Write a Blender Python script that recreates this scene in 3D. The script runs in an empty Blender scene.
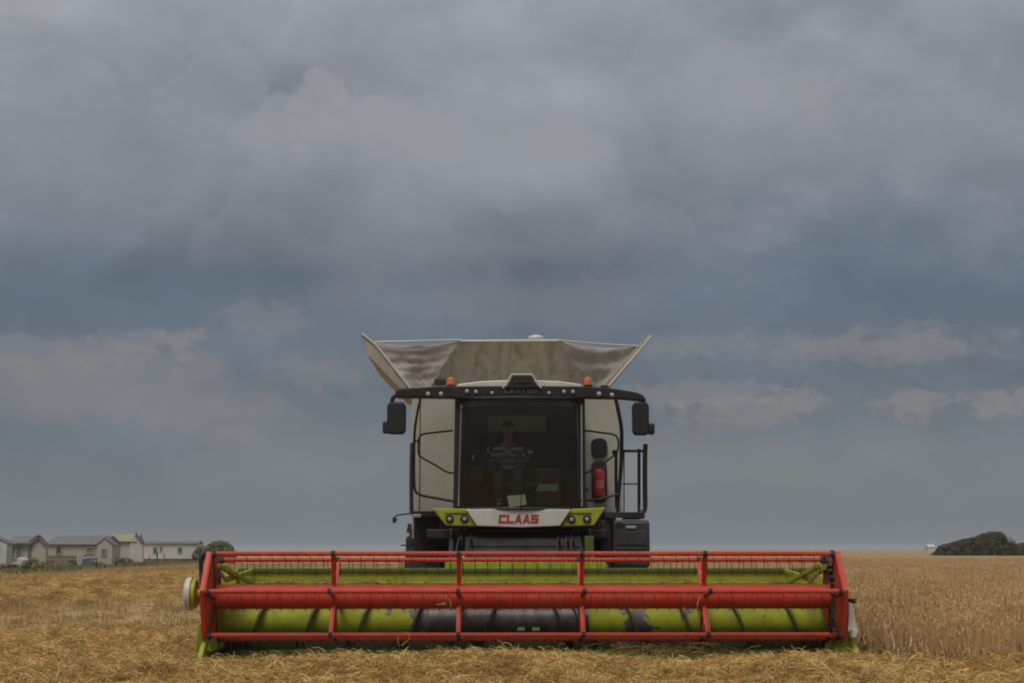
import bpy, bmesh, math, random
from mathutils import Vector, Matrix, noise
random.seed(7)
S = bpy.context.scene
COL = S.collection
R = math.radians
# ------------------------------------------------------------------ camera
F = 1422.2
PITCH = math.atan((549 - 341.5) / F)
YAW = -math.atan(26 / F) * math.cos(PITCH)
CAM = Vector((-0.5, 0.0, 1.55))
cd = bpy.data.cameras.new('camera'); cam = bpy.data.objects.new('camera', cd); COL.objects.link(cam)
cd.sensor_width = 36; cd.lens = 50; cd.clip_start = 0.1; cd.clip_end = 20000
cam.location = CAM; cam.rotation_euler = (math.pi / 2 + PITCH, 0, YAW)
S.camera = cam
_RM = cam.rotation_euler.to_matrix()
def at(px, py, Y):
    """world point seen at pixel (px,py) standing at depth Y"""
    d = _RM @ Vector(((px - 512) / F, -(py - 341.5) / F, -1))
    return CAM + d * (Y / d.y)
# ------------------------------------------------------------------ view
S.view_settings.view_transform = 'Standard'; S.view_settings.look = 'None'
S.view_settings.exposure = 0.0; S.view_settings.gamma = 1
S.cycles.filter_width = 2.0
S.cycles.volume_bounces = 0
S.cycles.max_bounces = 6
# ------------------------------------------------------------------ world
SUN_EL, SUN_AZ = R(62), R(205)          # azimuth clockwise from +Y: sun high, behind the camera to the left
W = bpy.data.worlds.new('World'); S.world = W; W.use_nodes = True
nt = W.node_tree; nt.nodes.clear()
def N(t, **k):
    n = nt.nodes.new(t)
    for a, b in k.items(): setattr(n, a, b)
    return n
def L(a, b): nt.links.new(a, b)
def val(x):
    return x
def M(op, a, b=None, c=None, clamp=False):
    n = nt.nodes.new('ShaderNodeMath'); n.operation = op; n.use_clamp = clamp
    for i, v in enumerate((a, b, c)):
        if v is None: continue
        if isinstance(v, (int, float)): n.inputs[i].default_value = v
        else: L(v, n.inputs[i])
    return n.outputs[0]
def mixc(f, a, b, bt='MIX'):
    n = nt.nodes.new('ShaderNodeMix'); n.data_type = 'RGBA'; n.blend_type = bt
    if isinstance(f, (int, float)): n.inputs[0].default_value = f
    else: L(f, n.inputs[0])
    for i, v in ((6, a), (7, b)):
        if isinstance(v, tuple): n.inputs[i].default_value = (*v, 1)
        else: L(v, n.inputs[i])
    return n.outputs[2]
def noise_n(vec, scale, detail=5, rough=.55, dist=0.0):
    n = nt.nodes.new('ShaderNodeTexNoise'); n.inputs['Scale'].default_value = scale
    n.inputs['Detail'].default_value = detail; n.inputs['Roughness'].default_value = rough
    n.inputs['Distortion'].default_value = dist
    if vec is not None: L(vec, n.inputs['Vector'])
    return n.outputs['Fac']
def ramp(f, stops, interp='LINEAR'):
    n = nt.nodes.new('ShaderNodeValToRGB'); n.color_ramp.interpolation = interp
    L(f, n.inputs[0])
    e = n.color_ramp.elements
    while len(e) < len(stops): e.new(0.5)
    for i, (p, c) in enumerate(stops):
        e[i].position = p; e[i].color = (*c, 1) if len(c) == 3 else c
    return n.outputs[0]
tc = N('ShaderNodeTexCoord'); sep = N('ShaderNodeSeparateXYZ'); L(tc.outputs['Generated'], sep.inputs[0])
X, Y_, Z = sep.outputs
el = M('MULTIPLY', M('ARCSINE', Z), 57.2958)             # degrees above the horizon
az = M('MULTIPLY', M('ARCTAN2', X, Y_), 57.2958)         # degrees right of +Y
comb = N('ShaderNodeCombineXYZ'); L(X, comb.inputs[0]); L(Y_, comb.inputs[1]); L(M('MULTIPLY', Z, 1.45), comb.inputs[2])
V = comb.outputs[0]
# warped elevation so the layers are uneven
n1 = noise_n(V, 3.1, 6, .55, .35)
n2 = noise_n(V, 7.0, 7, .5, .25)
n3 = noise_n(V, 22.0, 6, .6, .3)
elw = M('ADD', el, M('MULTIPLY', M('SUBTRACT', n1, .5), 9.0))
t = M('DIVIDE', elw, 90.0, clamp=True)
nmid = M('ADD', M('MULTIPLY', noise_n(V, 15.0, 3, .5, .2), .55), M('MULTIPLY', noise_n(V, 38.0, 5, .55, .2), .45))
nfine = M('ADD', M('MULTIPLY', noise_n(V, 42.0, 7, .62, .4), .65), M('MULTIPLY', noise_n(V, 90.0, 4, .6), .35))
base = ramp(t, [(0.0, (.172, .196, .213)), (0.03, (.170, .193, .211)), (.075, (.138, .165, .200)), (.112, (.130, .159, .203)),
                (.150, (.228, .250, .286)), (.24, (.298, .316, .350)), (.45, (.38, .398, .425)), (1.0, (.62, .64, .66))])
# billows: lighter lumps over darker bellies
bil = M('MULTIPLY', M('SUBTRACT', n2, .5), 1.05)
bil = M('ADD', bil, M('MULTIPLY', M('SUBTRACT', n3, .5), .22))
# cumulus relief: cloud is brighter where its mass thins upwards, darker underneath
vo = N('ShaderNodeVectorMath', operation='ADD'); L(V, vo.inputs[0]); vo.inputs[1].default_value = (0.0, 0.0, .035)
relief = M('SUBTRACT', noise_n(V, 6.0, 5, .48, .2), noise_n(vo.outputs[0], 6.0, 5, .48, .2))
bil = M('ADD', bil, M('MULTIPLY', relief, 1.25))
amp = ramp(M('DIVIDE', el, 25.0, clamp=True), [(0, (.03,) * 3), (.12, (.32,) * 3), (.4, (.80,) * 3), (1, (.92,) * 3)])
mul = M('ADD', 1.0, M('MULTIPLY', bil, amp))
ml = N('ShaderNodeVectorMath', operation='SCALE'); L(base, ml.inputs[0]); L(mul, ml.inputs['Scale'])
col = ml.outputs[0]
def blob(px, py, sx, sy, k, colr, edge=None, nz=1.0):
    """a cloud standing in direction (px,py) of the photograph, sizes in pixels of 0.04 degree; its rim broken by noise"""
    global col
    d = (_RM @ Vector(((px - 512) / F, -(py - 341.5) / F, -1))).normalized()
    a0 = math.degrees(math.atan2(d.x, d.y)); e0 = math.degrees(math.asin(d.z))
    u = M('DIVIDE', M('SUBTRACT', az, a0), sx * .0403); v = M('DIVIDE', M('SUBTRACT', el, e0), sy * .0403)
    if edge:                                   # cumulus: crisp top, long soft belly
        v = M('MULTIPLY', v, M('ADD', 1.0, M('MULTIPLY', M('GREATER_THAN', v, 0.0), edge)))
    r = M('SQRT', M('ADD', M('MULTIPLY', u, u), M('MULTIPLY', v, v)))
    r = M('ADD', r, M('MULTIPLY', M('SUBTRACT', nfine if sx < 60 or sy < 22 else nbl, .5), 4.4 * nz))
    mr = N('ShaderNodeMapRange', interpolation_type='SMOOTHERSTEP'); L(r, mr.inputs[0])
    mr.inputs[1].default_value = 1.5; mr.inputs[2].default_value = .1 if not edge else .45
    mr.inputs[3].default_value = 0; mr.inputs[4].default_value = k
    col = mixc(mr.outputs[0], col, colr)
nbl = M('ADD', M('MULTIPLY', noise_n(V, 16.0, 7, .6, .3), .6), M('MULTIPLY', n3, .4))
# dark slate bellies
blob(800, 280, 330, 50, .55, (.118, .152, .200))
blob(930, 215, 170, 45, .45, (.125, .158, .205))
blob(150, 300, 240, 40, .45, (.125, .162, .205))
blob(215, 80, 150, 34, .30, (.19, .222, .262))
blob(760, 50, 120, 36, .30, (.19, .222, .262))
blob(380, 205, 170, 30, .3, (.165, .197, .240))
blob(640, 200, 120, 36, .30, (.165, .197, .240))
# lighter masses
blob(770, 110, 100, 50, .30, (.30, .303, .328), edge=.3)
blob(930, 60, 160, 70, .30, (.30, .308, .332))
blob(90, 120, 170, 60, .22, (.28, .295, .322))
blob(10, 8, 60, 22, .5, (.37, .372, .385))
def puff(px, py, r, k, colr=(.318, .325, .352), squash=1.0):
    """one cauliflower head of a cumulus bank: crisp rounded rim above, fading into its own belly below"""
    global col
    d = (_RM @ Vector(((px - 512) / F, -(py - 341.5) / F, -1))).normalized()
    a0 = math.degrees(math.atan2(d.x, d.y)); e0 = math.degrees(math.asin(d.z))
    u = M('DIVIDE', M('SUBTRACT', az, a0), r * .0403); v = M('DIVIDE', M('SUBTRACT', el, e0), r * .0403 * squash)
    rr = M('ADD', M('SQRT', M('ADD', M('MULTIPLY', u, u), M('MULTIPLY', v, v))), M('MULTIPLY', M('SUBTRACT', nmid, .5), 1.9))
    a = N('ShaderNodeMapRange', interpolation_type='SMOOTHSTEP'); L(rr, a.inputs[0])
    a.inputs[1].default_value = 1.03; a.inputs[2].default_value = .86; a.inputs[3].default_value = 0; a.inputs[4].default_value = k
    f = N('ShaderNodeMapRange', interpolation_type='SMOOTHSTEP'); L(v, f.inputs[0])
    f.inputs[1].default_value = -1.0; f.inputs[2].default_value = .75; f.inputs[3].default_value = 0; f.inputs[4].default_value = 1
    col = mixc(M('MULTIPLY', a.outputs[0], f.outputs[0]), col, colr)
for (px, py, r, k) in [(210, 128, 70, .22), (120, 60, 70, .2), (60, 110, 60, .2), (235, 62, 45, .22), (470, 70, 90, .14), (660, 95, 60, .2), (720, 90, 42, .3), (775, 118, 60, .25), (900, 110, 80, .2),
                       (455, 190, 70, .18), (560, 200, 70, .16), (330, 190, 90, .14), (600, 150, 50, .22), (560, 168, 46, .3), (520, 172, 54, .28), (470, 160, 60, .36), (410, 152, 62, .36), (352, 138, 60, .42), (300, 140, 56, .34), (322, 112, 42, .46), (372, 126, 34, .36), (445, 132, 40, .34), (550, 148, 26, .34), (270, 150, 44, .26)]:
    puff(px, py, r, min(.75, k * 1.6))
for (px, py, r, k) in [(40, 210, 60, .3), (110, 225, 50, .25), (180, 232, 40, .22), (690, 150, 50, .3), (735, 165, 40, .25), (640, 240, 60, .2), (960, 130, 70, .3), (860, 160, 60, .22), (130, 150, 60, .3), (30, 60, 60, .3), (560, 40, 70, .25), (640, 30, 60, .25), (250, 250, 60, .16), (400, 255, 80, .14)]:
    puff(px, py, r, k, (.262, .282, .318), .7)
# warm little cumulus low over the horizon
for (px, py, sx, sy, k, e) in [(180, 338, 20, 13, .34, .5), (150, 338, 40, 10, .3, .3), (262, 318, 36, 24, .25, .5), (120, 392, 210, 38, .42, 0), (60, 352, 90, 18, .3, .3), (330, 370, 60, 16, .25, 0),
                            (870, 345, 130, 17, .42, 0), (748, 410, 60, 17, .34, .3), (800, 400, 34, 13, .34, .3), (915, 402, 30, 15, .46, .3),
                            (1004, 399, 40, 15, .46, .3), (700, 392, 70, 14, .35, .3), (690, 345, 60, 12, .3, 0), (540, 300, 200, 30, .22, 0), (420, 250, 160, 22, .2, 0), (640, 460, 400, 30, .16, 0)]:
    blob(px, py, sx, sy, k, (.290, .266, .256), edge=e or None)
sky = N('ShaderNodeTexSky'); sky.sky_type = 'NISHITA'; sky.sun_disc = False
sky.sun_elevation = SUN_EL; sky.sun_rotation = SUN_AZ
b1 = N('ShaderNodeBackground'); b1.inputs[1].default_value = .05; L(sky.outputs[0], b1.inputs[0])
b2 = N('ShaderNodeBackground'); b2.inputs[1].default_value = 1.0; L(col, b2.inputs[0])
mx = N('ShaderNodeMixShader'); mx.inputs[0].default_value = .93; L(b1.outputs[0], mx.inputs[1]); L(b2.outputs[0], mx.inputs[2])
wo = N('ShaderNodeOutputWorld'); L(mx.outputs[0], wo.inputs[0])
# ------------------------------------------------------------------ sun
sl = bpy.data.lights.new('sun', 'SUN'); sl.energy = 1.75; sl.angle = R(25); sl.color = (1, .95, .87)
so = bpy.data.objects.new('sun', sl); COL.objects.link(so)
sd = Vector((math.sin(SUN_AZ) * math.cos(SUN_EL), math.cos(SUN_AZ) * math.cos(SUN_EL), math.sin(SUN_EL)))
so.rotation_euler = sd.to_track_quat('Z', 'Y').to_euler(); so.location = (0, 0, 60)

# ================================================================== materials
def mat(name, color, rough=.6, metal=0.0, var=.12, vscale=6.0, bump=0.0, bscale=40.0, dirt=None, dscale=3.0, damt=.4, coat=0.0, rand=0.0, color2=None, streak=None):
    """principled with noise colour variation, optional dirt colour and bump"""
    global nt
    m = bpy.data.materials.new(name); m.use_nodes = True; nt = m.node_tree
    p = nt.nodes['Principled BSDF']
    tcx = N('ShaderNodeTexCoord'); gp = N('ShaderNodeNewGeometry'); vec = gp.outputs['Position']
    nz = noise_n(vec, vscale, 6, .6)
    c2 = color2 or tuple(max(0, c * (1 - var * 1.6)) for c in color)
    c1 = tuple(min(1, c * (1 + var)) for c in color)
    cc = mixc(ramp(nz, [(.3, (0,) * 3), (.7, (1,) * 3)]), c2, c1)
    if dirt:
        dn = noise_n(vec, dscale, 8, .65, .4)
        cc = mixc(M('MULTIPLY', ramp(dn, [(.42, (0,) * 3), (.72, (1,) * 3)]), damt), cc, dirt)
    if streak:
        mpp = N('ShaderNodeMapping'); mpp.inputs['Scale'].default_value = (7, 7, .9); L(vec, mpp.inputs[0])
        sn = noise_n(mpp.outputs[0], 1.0, 6, .65, .3)
        cc = mixc(M('MULTIPLY', ramp(sn, [(.50, (0,) * 3), (.66, (1,) * 3)]), .6), cc, streak)
    if rand:
        oi = N('ShaderNodeObjectInfo')
        k = M('ADD', 1 - rand, M('MULTIPLY', oi.outputs['Random'], 2 * rand))
        v = N('ShaderNodeVectorMath', operation='SCALE'); L(cc, v.inputs[0]); L(k, v.inputs['Scale']); cc = v.outputs[0]
    L(cc, p.inputs['Base Color'])
    p.inputs['Roughness'].default_value = rough; p.inputs['Metallic'].default_value = metal
    if 'leaf' in name: p.inputs['Specular IOR Level'].default_value = .12
    if coat: p.inputs['Coat Weight'].default_value = coat; p.inputs['Coat Roughness'].default_value = .25
    if bump:
        b = N('ShaderNodeBump'); b.inputs['Strength'].default_value = bump; b.inputs['Distance'].default_value = .02
        L(noise_n(vec, bscale, 5, .6), b.inputs['Height']); L(b.outputs[0], p.inputs['Normal'])
    return m
DUST = (.30, .23, .13)
MT = {
 'red': mat('red_paint', (.58, .044, .014), .55, var=.12, dirt=DUST, dscale=2.2, damt=.20, bump=.05),
 'tine': mat('tine_dark_red', (.07, .018, .012), .6, var=.2),
 'green': mat('green_paint', (.36, .39, .012), .5, var=.14, dirt=(.20, .17, .07), dscale=2.6, damt=.35, bump=.05),
 'dkgreen': mat('dark_green_paint_and_shade', (.09, .13, .015), .55, var=.2, dirt=(.10, .08, .03), damt=.5),
 'white': mat('white_paint', (.62, .60, .53), .45, var=.05, dirt=(.36, .32, .24), dscale=1.8, damt=.3),
 'cream': mat('cream_body_panel', (.46, .435, .37), .5, var=.04, vscale=2, dirt=(.27, .24, .18), dscale=1.3, damt=.35),
 'tank': mat('weathered_tank_sheet', (.40, .375, .305), .6, var=.08, vscale=3, dirt=(.20, .16, .10), dscale=2.4, damt=.45, bump=.15, bscale=6, streak=(.15, .12, .075)),
 'fabric': mat('grey_tarpaulin', (.44, .412, .378), .85, var=.08, vscale=5, dirt=(.20, .175, .145), dscale=2.5, damt=.5, bump=.35, bscale=7),
 'black': mat('black_plastic', (.010, .010, .011), .62, var=.2, dirt=(.05, .04, .028), dscale=3, damt=.2),
 'dark': mat('dark_frame_paint', (.018, .016, .014), .65, var=.25, dirt=(.075, .055, .035), dscale=3, damt=.4, bump=.1),
 'grey': mat('dark_grey_box', (.036, .037, .040), .5, var=.15, dirt=(.12, .10, .07), dscale=3, damt=.35),
 'rubber': mat('tyre_rubber', (.022, .021, .020), .85, var=.2, dirt=(.12, .09, .06), dscale=5, damt=.4, bump=.2),
 'steel': mat('worn_steel', (.13, .122, .12), .5, metal=.75, var=.25, vscale=8, dirt=(.06, .045, .04), dscale=6, damt=.7, bump=.1),
 'chrome': mat('bright_metal_trim', (.45, .44, .42), .35, metal=.6, var=.1),
 'lens': mat('lamp_lens', (.46, .40, .30), .3, var=.05),
 'amber': mat('amber_beacon', (.62, .15, .045), .4, var=.08),
 'logo_red': mat('logo_red', (.42, .03, .015), .5, var=.05),
 'logo_grey': mat('logo_grey', (.16, .15, .10), .5, var=.05),
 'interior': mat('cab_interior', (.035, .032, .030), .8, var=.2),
 'skin': mat('skin', (.42, .24, .17), .55, var=.06),
 'hair': mat('dark_hair', (.05, .035, .025), .8),
 'denim': mat('dark_denim', (.022, .025, .035), .9),
 'paper': mat('pale_paper', (.62, .64, .52), .8, var=.03),
 'rearglass': mat('green_rear_glass_light', (.42, .54, .44), .3, var=.05),
 'extred': mat('extinguisher_red', (.42, .045, .035), .45, var=.1),
 'cv_white': mat('caravan_white', (.58, .565, .51), .7, var=.05, vscale=1, dirt=(.30, .28, .22), dscale=.6, damt=.3),
 'cv_cream': mat('caravan_cream', (.53, .49, .40), .7, var=.05, vscale=1, dirt=(.30, .26, .2), dscale=.6, damt=.3),
 'cv_beige': mat('caravan_beige', (.47, .425, .345), .7, var=.05, vscale=1, dirt=(.26, .22, .17), dscale=.6, damt=.3),
 'cv_roof': mat('caravan_roof_grey', (.17, .165, .165), .8, var=.12, vscale=2),
 'cv_roofg': mat('caravan_roof_green', (.28, .29, .17), .8, var=.1, vscale=2),
 'cv_trim': mat('caravan_brown_trim', (.17, .12, .09), .8),
 'pane': mat('window_pane_dark', (.09, .10, .10), .12, var=.1),
 'curtain': mat('window_pane_pale', (.20, .21, .20), .3, var=.2),
 'deckwood': mat('weathered_deck_wood', (.22, .185, .14), .85, var=.2, vscale=3, rand=.2),
 'plastic_w': mat('pale_plastic', (.55, .57, .58), .5),
 'bluecloth': mat('blue_grey_cloth', (.13, .15, .2), .9),
 'bark': mat('bark', (.10, .075, .05), .9, bump=.3),
 'leaf': mat('hawthorn_leaf', (.072, .074, .016), .7, var=.35, vscale=.9, color2=(.022, .023, .006)),
 'leaf_far': mat('far_tree_leaf', (.17, .17, .075), .7, var=.3, vscale=.8, color2=(.12, .12, .05)),
 'scrub': mat('scrub_leaf', (.17, .17, .065), .8, var=.3, vscale=.5, color2=(.24, .19, .09)),
}
# striped shirt
m = bpy.data.materials.new('striped_shirt'); m.use_nodes = True; nt = m.node_tree; p = nt.nodes['Principled BSDF']
tcx = N('ShaderNodeTexCoord'); wv = N('ShaderNodeTexWave'); wv.bands_direction = 'Z'; wv.inputs['Scale'].default_value = 3.3; wv.inputs['Distortion'].default_value = .6
L(tcx.outputs['Object'], wv.inputs[0])
L(ramp(wv.outputs['Fac'], [(.34, (.03, .045, .12)), (.46, (.60, .68, .80))]), p.inputs['Base Color']); p.inputs['Roughness'].default_value = .9
MT['shirt'] = m
# tinted windscreen
m = bpy.data.materials.new('tinted_windscreen'); m.use_nodes = True; nt = m.node_tree; nt.nodes.clear()
o_ = N('ShaderNodeOutputMaterial'); tr = N('ShaderNodeBsdfTransparent'); tr.inputs[0].default_value = (.52, .55, .50, 1)
gl = N('ShaderNodeBsdfGlossy'); gl.inputs['Roughness'].default_value = .03; fr = N('ShaderNodeFresnel'); fr.inputs[0].default_value = 1.35
mxs = N('ShaderNodeMixShader'); L(fr.outputs[0], mxs.inputs[0]); L(tr.outputs[0], mxs.inputs[1]); L(gl.outputs[0], mxs.inputs[2])
dd = N('ShaderNodeBsdfDiffuse'); dd.inputs[0].default_value = (.16, .13, .09, 1); m2 = N('ShaderNodeMixShader'); m2.inputs[0].default_value = .085
L(mxs.outputs[0], m2.inputs[1]); L(dd.outputs[0], m2.inputs[2]); L(m2.outputs[0], o_.inputs[0])
MT['glass'] = m
m = mat('worn_auger_green', (.36, .40, .010), .65, var=.14, dirt=(.12, .11, .03), dscale=3.5, damt=.5); nt = m.node_tree; p = nt.nodes['Principled BSDF']
g = N('ShaderNodeNewGeometry'); sx = N('ShaderNodeSeparateXYZ'); L(g.outputs['Position'], sx.inputs[0])
cl = p.inputs['Base Color'].links[0].from_socket
q = M('SUBTRACT', 1.0, M('DIVIDE', M('ABSOLUTE', M('SUBTRACT', M('ABSOLUTE', M('SUBTRACT', sx.outputs[0], .1)), 1.45)), .75), clamp=True)
wn = ramp(M('ADD', M('MULTIPLY', q, .28), noise_n(g.outputs['Position'], 2.4, 6, .6, .5)), [(.70, (0,) * 3), (.74, (1,) * 3)])
L(mixc(wn, cl, (.13, .125, .13)), p.inputs['Base Color']); L(M('MULTIPLY', wn, .6), p.inputs['Metallic'])
MT['auger'] = m
# straw / wheat / ground
def straw_mat(name, stops, patch=.35, rand=.22, transl=.25):
    global nt
    m = bpy.data.materials.new(name); m.use_nodes = True; nt = m.node_tree
    p = nt.nodes['Principled BSDF']; g = N('ShaderNodeNewGeometry'); oi = N('ShaderNodeObjectInfo')
    f = M('ADD', M('MULTIPLY', noise_n(g.outputs['Position'], 30.0, 2, .6), .65), M('MULTIPLY', oi.outputs['Random'], .35))
    c = ramp(f, stops)
    big = noise_n(g.outputs['Position'], patch, 4, .6)
    k = M('ADD', .78, M('MULTIPLY', big, .44))
    k = M('MULTIPLY', k, M('ADD', 1 - rand, M('MULTIPLY', oi.outputs['Random'], 2 * rand)))
    v = N('ShaderNodeVectorMath', operation='SCALE'); L(c, v.inputs[0]); L(k, v.inputs['Scale'])
    L(v.outputs[0], p.inputs['Base Color']); p.inputs['Roughness'].default_value = .65
    p.inputs['Specular IOR Level'].default_value = .3
    return m
MT['straw'] = straw_mat('straw', [(.30, (.32, .18, .052)), (.5, (.54, .345, .11)), (.7, (.72, .51, .19))])
MT['stubble'] = straw_mat('stubble_stalk', [(.30, (.31, .20, .08)), (.5, (.45, .30, .125)), (.7, (.56, .40, .18))], patch=.12)
MT['deadleaf_shade'] = straw_mat('withered_leaf_shade', [(.30, (.16, .10, .045)), (.5, (.24, .15, .07)), (.7, (.31, .20, .10))])  # dark tone carries the shade low among the wheat stalks
MT['wheat'] = straw_mat('ripe_wheat', [(.30, (.47, .305, .135)), (.5, (.54, .355, .165)), (.7, (.60, .41, .20))], patch=.18, rand=.12)
def ground_mat(name, c_lo, c_mid, c_hi, soil, row=0.0, rdir=(.93, -.37), soilamt=.4):
    global nt
    m = bpy.data.materials.new(name); m.use_nodes = True; nt = m.node_tree
    p = nt.nodes['Principled BSDF']; g = N('ShaderNodeNewGeometry'); pos = g.outputs['Position']
    mp = N('ShaderNodeMapping'); mp.inputs['Rotation'].default_value = (0, 0, math.atan2(rdir[0], rdir[1]) if row else 0)
    L(pos, mp.inputs[0])
    fine = noise_n(pos, 9.0, 8, .7); med = noise_n(pos, .9, 6, .6, .3); big = noise_n(pos, .06, 4, .6, .5)
    f = M('ADD', M('MULTIPLY', fine, .45), M('ADD', M('MULTIPLY', med, .3), M('MULTIPLY', big, .25)))
    if row:
        sx = N('ShaderNodeSeparateXYZ'); L(pos, sx.inputs[0])
        u = M('ADD', M('MULTIPLY', sx.outputs[0], rdir[0]), M('MULTIPLY', sx.outputs[1], rdir[1]))
        u = M('ADD', u, M('MULTIPLY', M('SUBTRACT', noise_n(pos, .08, 3, .5), .5), 9.0))
        s_ = M('SINE', M('MULTIPLY', u, 6.283 / 7.2))
        s2 = M('SINE', M('MULTIPLY', u, 6.283 / 2.3))
        f = M('ADD', f, M('ADD', M('MULTIPLY', s_, row), M('MULTIPLY', s2, row * .35)))
    c = ramp(f, [(.36, c_lo), (.5, c_mid), (.62, c_hi)])
    c = mixc(M('MULTIPLY', ramp(noise_n(pos, 2.5, 7, .65), [(.52, (0,) * 3), (.66, (1,) * 3)]), soilamt), c, soil)
    L(c, p.inputs['Base Color']); p.inputs['Roughness'].default_value = .95; p.inputs['Specular IOR Level'].default_value = .1
    b = N('ShaderNodeBump'); b.inputs['Strength'].default_value = .8; b.inputs['Distance'].default_value = .08
    L(noise_n(pos, 5.0, 8, .7), b.inputs['Height']); L(b.outputs[0], p.inputs['Normal'])
    return m
MT['ground'] = ground_mat('stubble_ground', (.33, .215, .085), (.42, .285, .12), (.50, .37, .185), (.30, .20, .09), row=.035)
MT['track'] = ground_mat('pale_flattened_stubble', (.42, .30, .14), (.49, .36, .18), (.54, .41, .22), (.40, .28, .13), soilamt=.2)
MT['canopy'] = ground_mat('wheat_canopy', (.31, .20, .092), (.365, .238, .11), (.42, .285, .138), (.28, .18, .085), soilamt=.3)
MT['litter'] = ground_mat('straw_litter_shade', (.11, .068, .022), (.16, .10, .035), (.22, .145, .055), (.08, .05, .02))  # darkened so the colour itself gives the shade in gaps between straws

# ================================================================== helpers
def tag(o, label=None, cat=None, group=None, kind=None):
    if label: o['label'] = label
    if cat: o['category'] = cat
    if group: o['group'] = group
    if kind: o['kind'] = kind
    return o
def empty(name, loc, label, cat, group=None, kind=None):
    o = bpy.data.objects.new(name, None); COL.objects.link(o); o.location = loc; o.empty_display_size = .3
    return tag(o, label, cat, group, kind)
def origin(o):
    v = Vector((0, 0, 0))
    while o is not None: v += Vector(o.location); o = o.parent
    return v
class MB:
    def __init__(s): s.b = bmesh.new()
    def box(s, c, d, rot=None):
        m = Matrix.Translation(c)
        if rot: m = m @ (Matrix.Rotation(rot[2], 4, 'Z') @ Matrix.Rotation(rot[1], 4, 'Y') @ Matrix.Rotation(rot[0], 4, 'X'))
        m = m @ Matrix.Diagonal((d[0], d[1], d[2], 1)); bmesh.ops.create_cube(s.b, size=1, matrix=m); return s
    def bx(s, x0, x1, y0, y1, z0, z1): return s.box(((x0 + x1) / 2, (y0 + y1) / 2, (z0 + z1) / 2), (abs(x1 - x0), abs(y1 - y0), abs(z1 - z0)))
    def bar(s, a, b, w, d):
        a, b = Vector(a), Vector(b); q = (b - a).to_track_quat('Z', 'Y').to_matrix().to_4x4()
        bmesh.ops.create_cube(s.b, size=1, matrix=Matrix.Translation((a + b) / 2) @ q @ Matrix.Diagonal((w, d, (b - a).length, 1))); return s
    def tube(s, pts, r, seg=8, caps=True):
        pts = [Vector(p) for p in pts]; rings = []
        rr = r if isinstance(r, (list, tuple)) else [r] * len(pts)
        prev = None
        for i, p in enumerate(pts):
            t = (pts[min(i + 1, len(pts) - 1)] - pts[max(i - 1, 0)]).normalized()
            if prev is None:
                up = Vector((0, 0, 1)) if abs(t.z) < .9 else Vector((1, 0, 0)); u = t.cross(up).normalized()
            else:
                u = (prev - t * prev.dot(t)); u = u.normalized() if u.length > 1e-6 else t.orthogonal().normalized()
            prev = u; v = t.cross(u)
            rings.append([s.b.verts.new(p + (u * math.cos(k * 2 * math.pi / seg) + v * math.sin(k * 2 * math.pi / seg)) * rr[i]) for k in range(seg)])
        for a, b in zip(rings, rings[1:]):
            for k in range(seg): s.b.faces.new((a[k], a[(k + 1) % seg], b[(k + 1) % seg], b[k]))
        if caps:
            for q in (rings[0][::-1], rings[-1]):
                try: s.b.faces.new(q)
                except ValueError: pass
        return s
    def lathe(s, c, axis, prof, seg=24):
        """prof: list of (along, radius)"""
        ax = Vector(axis).normalized(); return s.tube([Vector(c) + ax * a for a, _ in prof], [max(r, .0005) for _, r in prof], seg)
    def prism(s, poly, vec):
        """poly: list of 3-D points (planar), extruded by vec"""
        v0 = [s.b.verts.new(Vector(p)) for p in poly]; v1 = [s.b.verts.new(Vector(p) + Vector(vec)) for p in poly]; n = len(poly)
        s.b.faces.new(v0); s.b.faces.new(v1[::-1])
        for i in range(n): s.b.faces.new((v0[i], v1[i], v1[(i + 1) % n], v0[(i + 1) % n]))
        return s
    def quad(s, *p): s.b.faces.new([s.b.verts.new(Vector(q)) for q in p]); return s
    def grid(s, fn, nu, nv):
        vs = [[s.b.verts.new(fn(i / nu, j / nv)) for j in range(nv + 1)] for i in range(nu + 1)]
        for i in range(nu):
            for j in range(nv): s.b.faces.new((vs[i][j], vs[i + 1][j], vs[i + 1][j + 1], vs[i][j + 1]))
        return s
    def build(s, name, m, parent=None, smooth=False, bevel=0, label=None, kind=None, solid=0, recalc=True):
        if recalc: bmesh.ops.recalc_face_normals(s.b, faces=s.b.faces)
        if parent is not None:
            bmesh.ops.translate(s.b, verts=s.b.verts, vec=-origin(parent))
        me = bpy.data.meshes.new(name); s.b.to_mesh(me); s.b.free()
        me.materials.append(MT[m] if isinstance(m, str) else m)
        if smooth:
            me.polygons.foreach_set('use_smooth', [True] * len(me.polygons))
            try: me.set_sharp_from_angle(angle=R(40))
            except Exception: pass
        o = bpy.data.objects.new(name, me); COL.objects.link(o); o.parent = parent
        if solid:
            md = o.modifiers.new('thickness', 'SOLIDIFY'); md.thickness = solid; md.offset = 0
        if bevel:
            md = o.modifiers.new('bevel', 'BEVEL'); md.width = bevel; md.segments = 2; md.limit_method = 'ANGLE'; md.angle_limit = R(35)
        if label: o['label'] = label
        if kind: o['kind'] = kind
        return o
def dup(o, parent, loc=None):
    c = o.copy(); COL.objects.link(c); c.parent = parent
    if loc is not None: c.location = loc
    return c
def arc(pts, n=6):
    """Catmull-Rom through pts"""
    P = [Vector(p) for p in pts]; P = [P[0] * 2 - P[1]] + P + [P[-1] * 2 - P[-2]]; out = []
    for i in range(1, len(P) - 2):
        for k in range(n):
            t = k / n; a, b, c, d = P[i - 1:i + 3]
            out.append(.5 * ((2 * b) + (c - a) * t + (2 * a - 5 * b + 4 * c - d) * t * t + (3 * b - a - 3 * c + d) * t ** 3))
    out.append(P[-2]); return out

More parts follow.
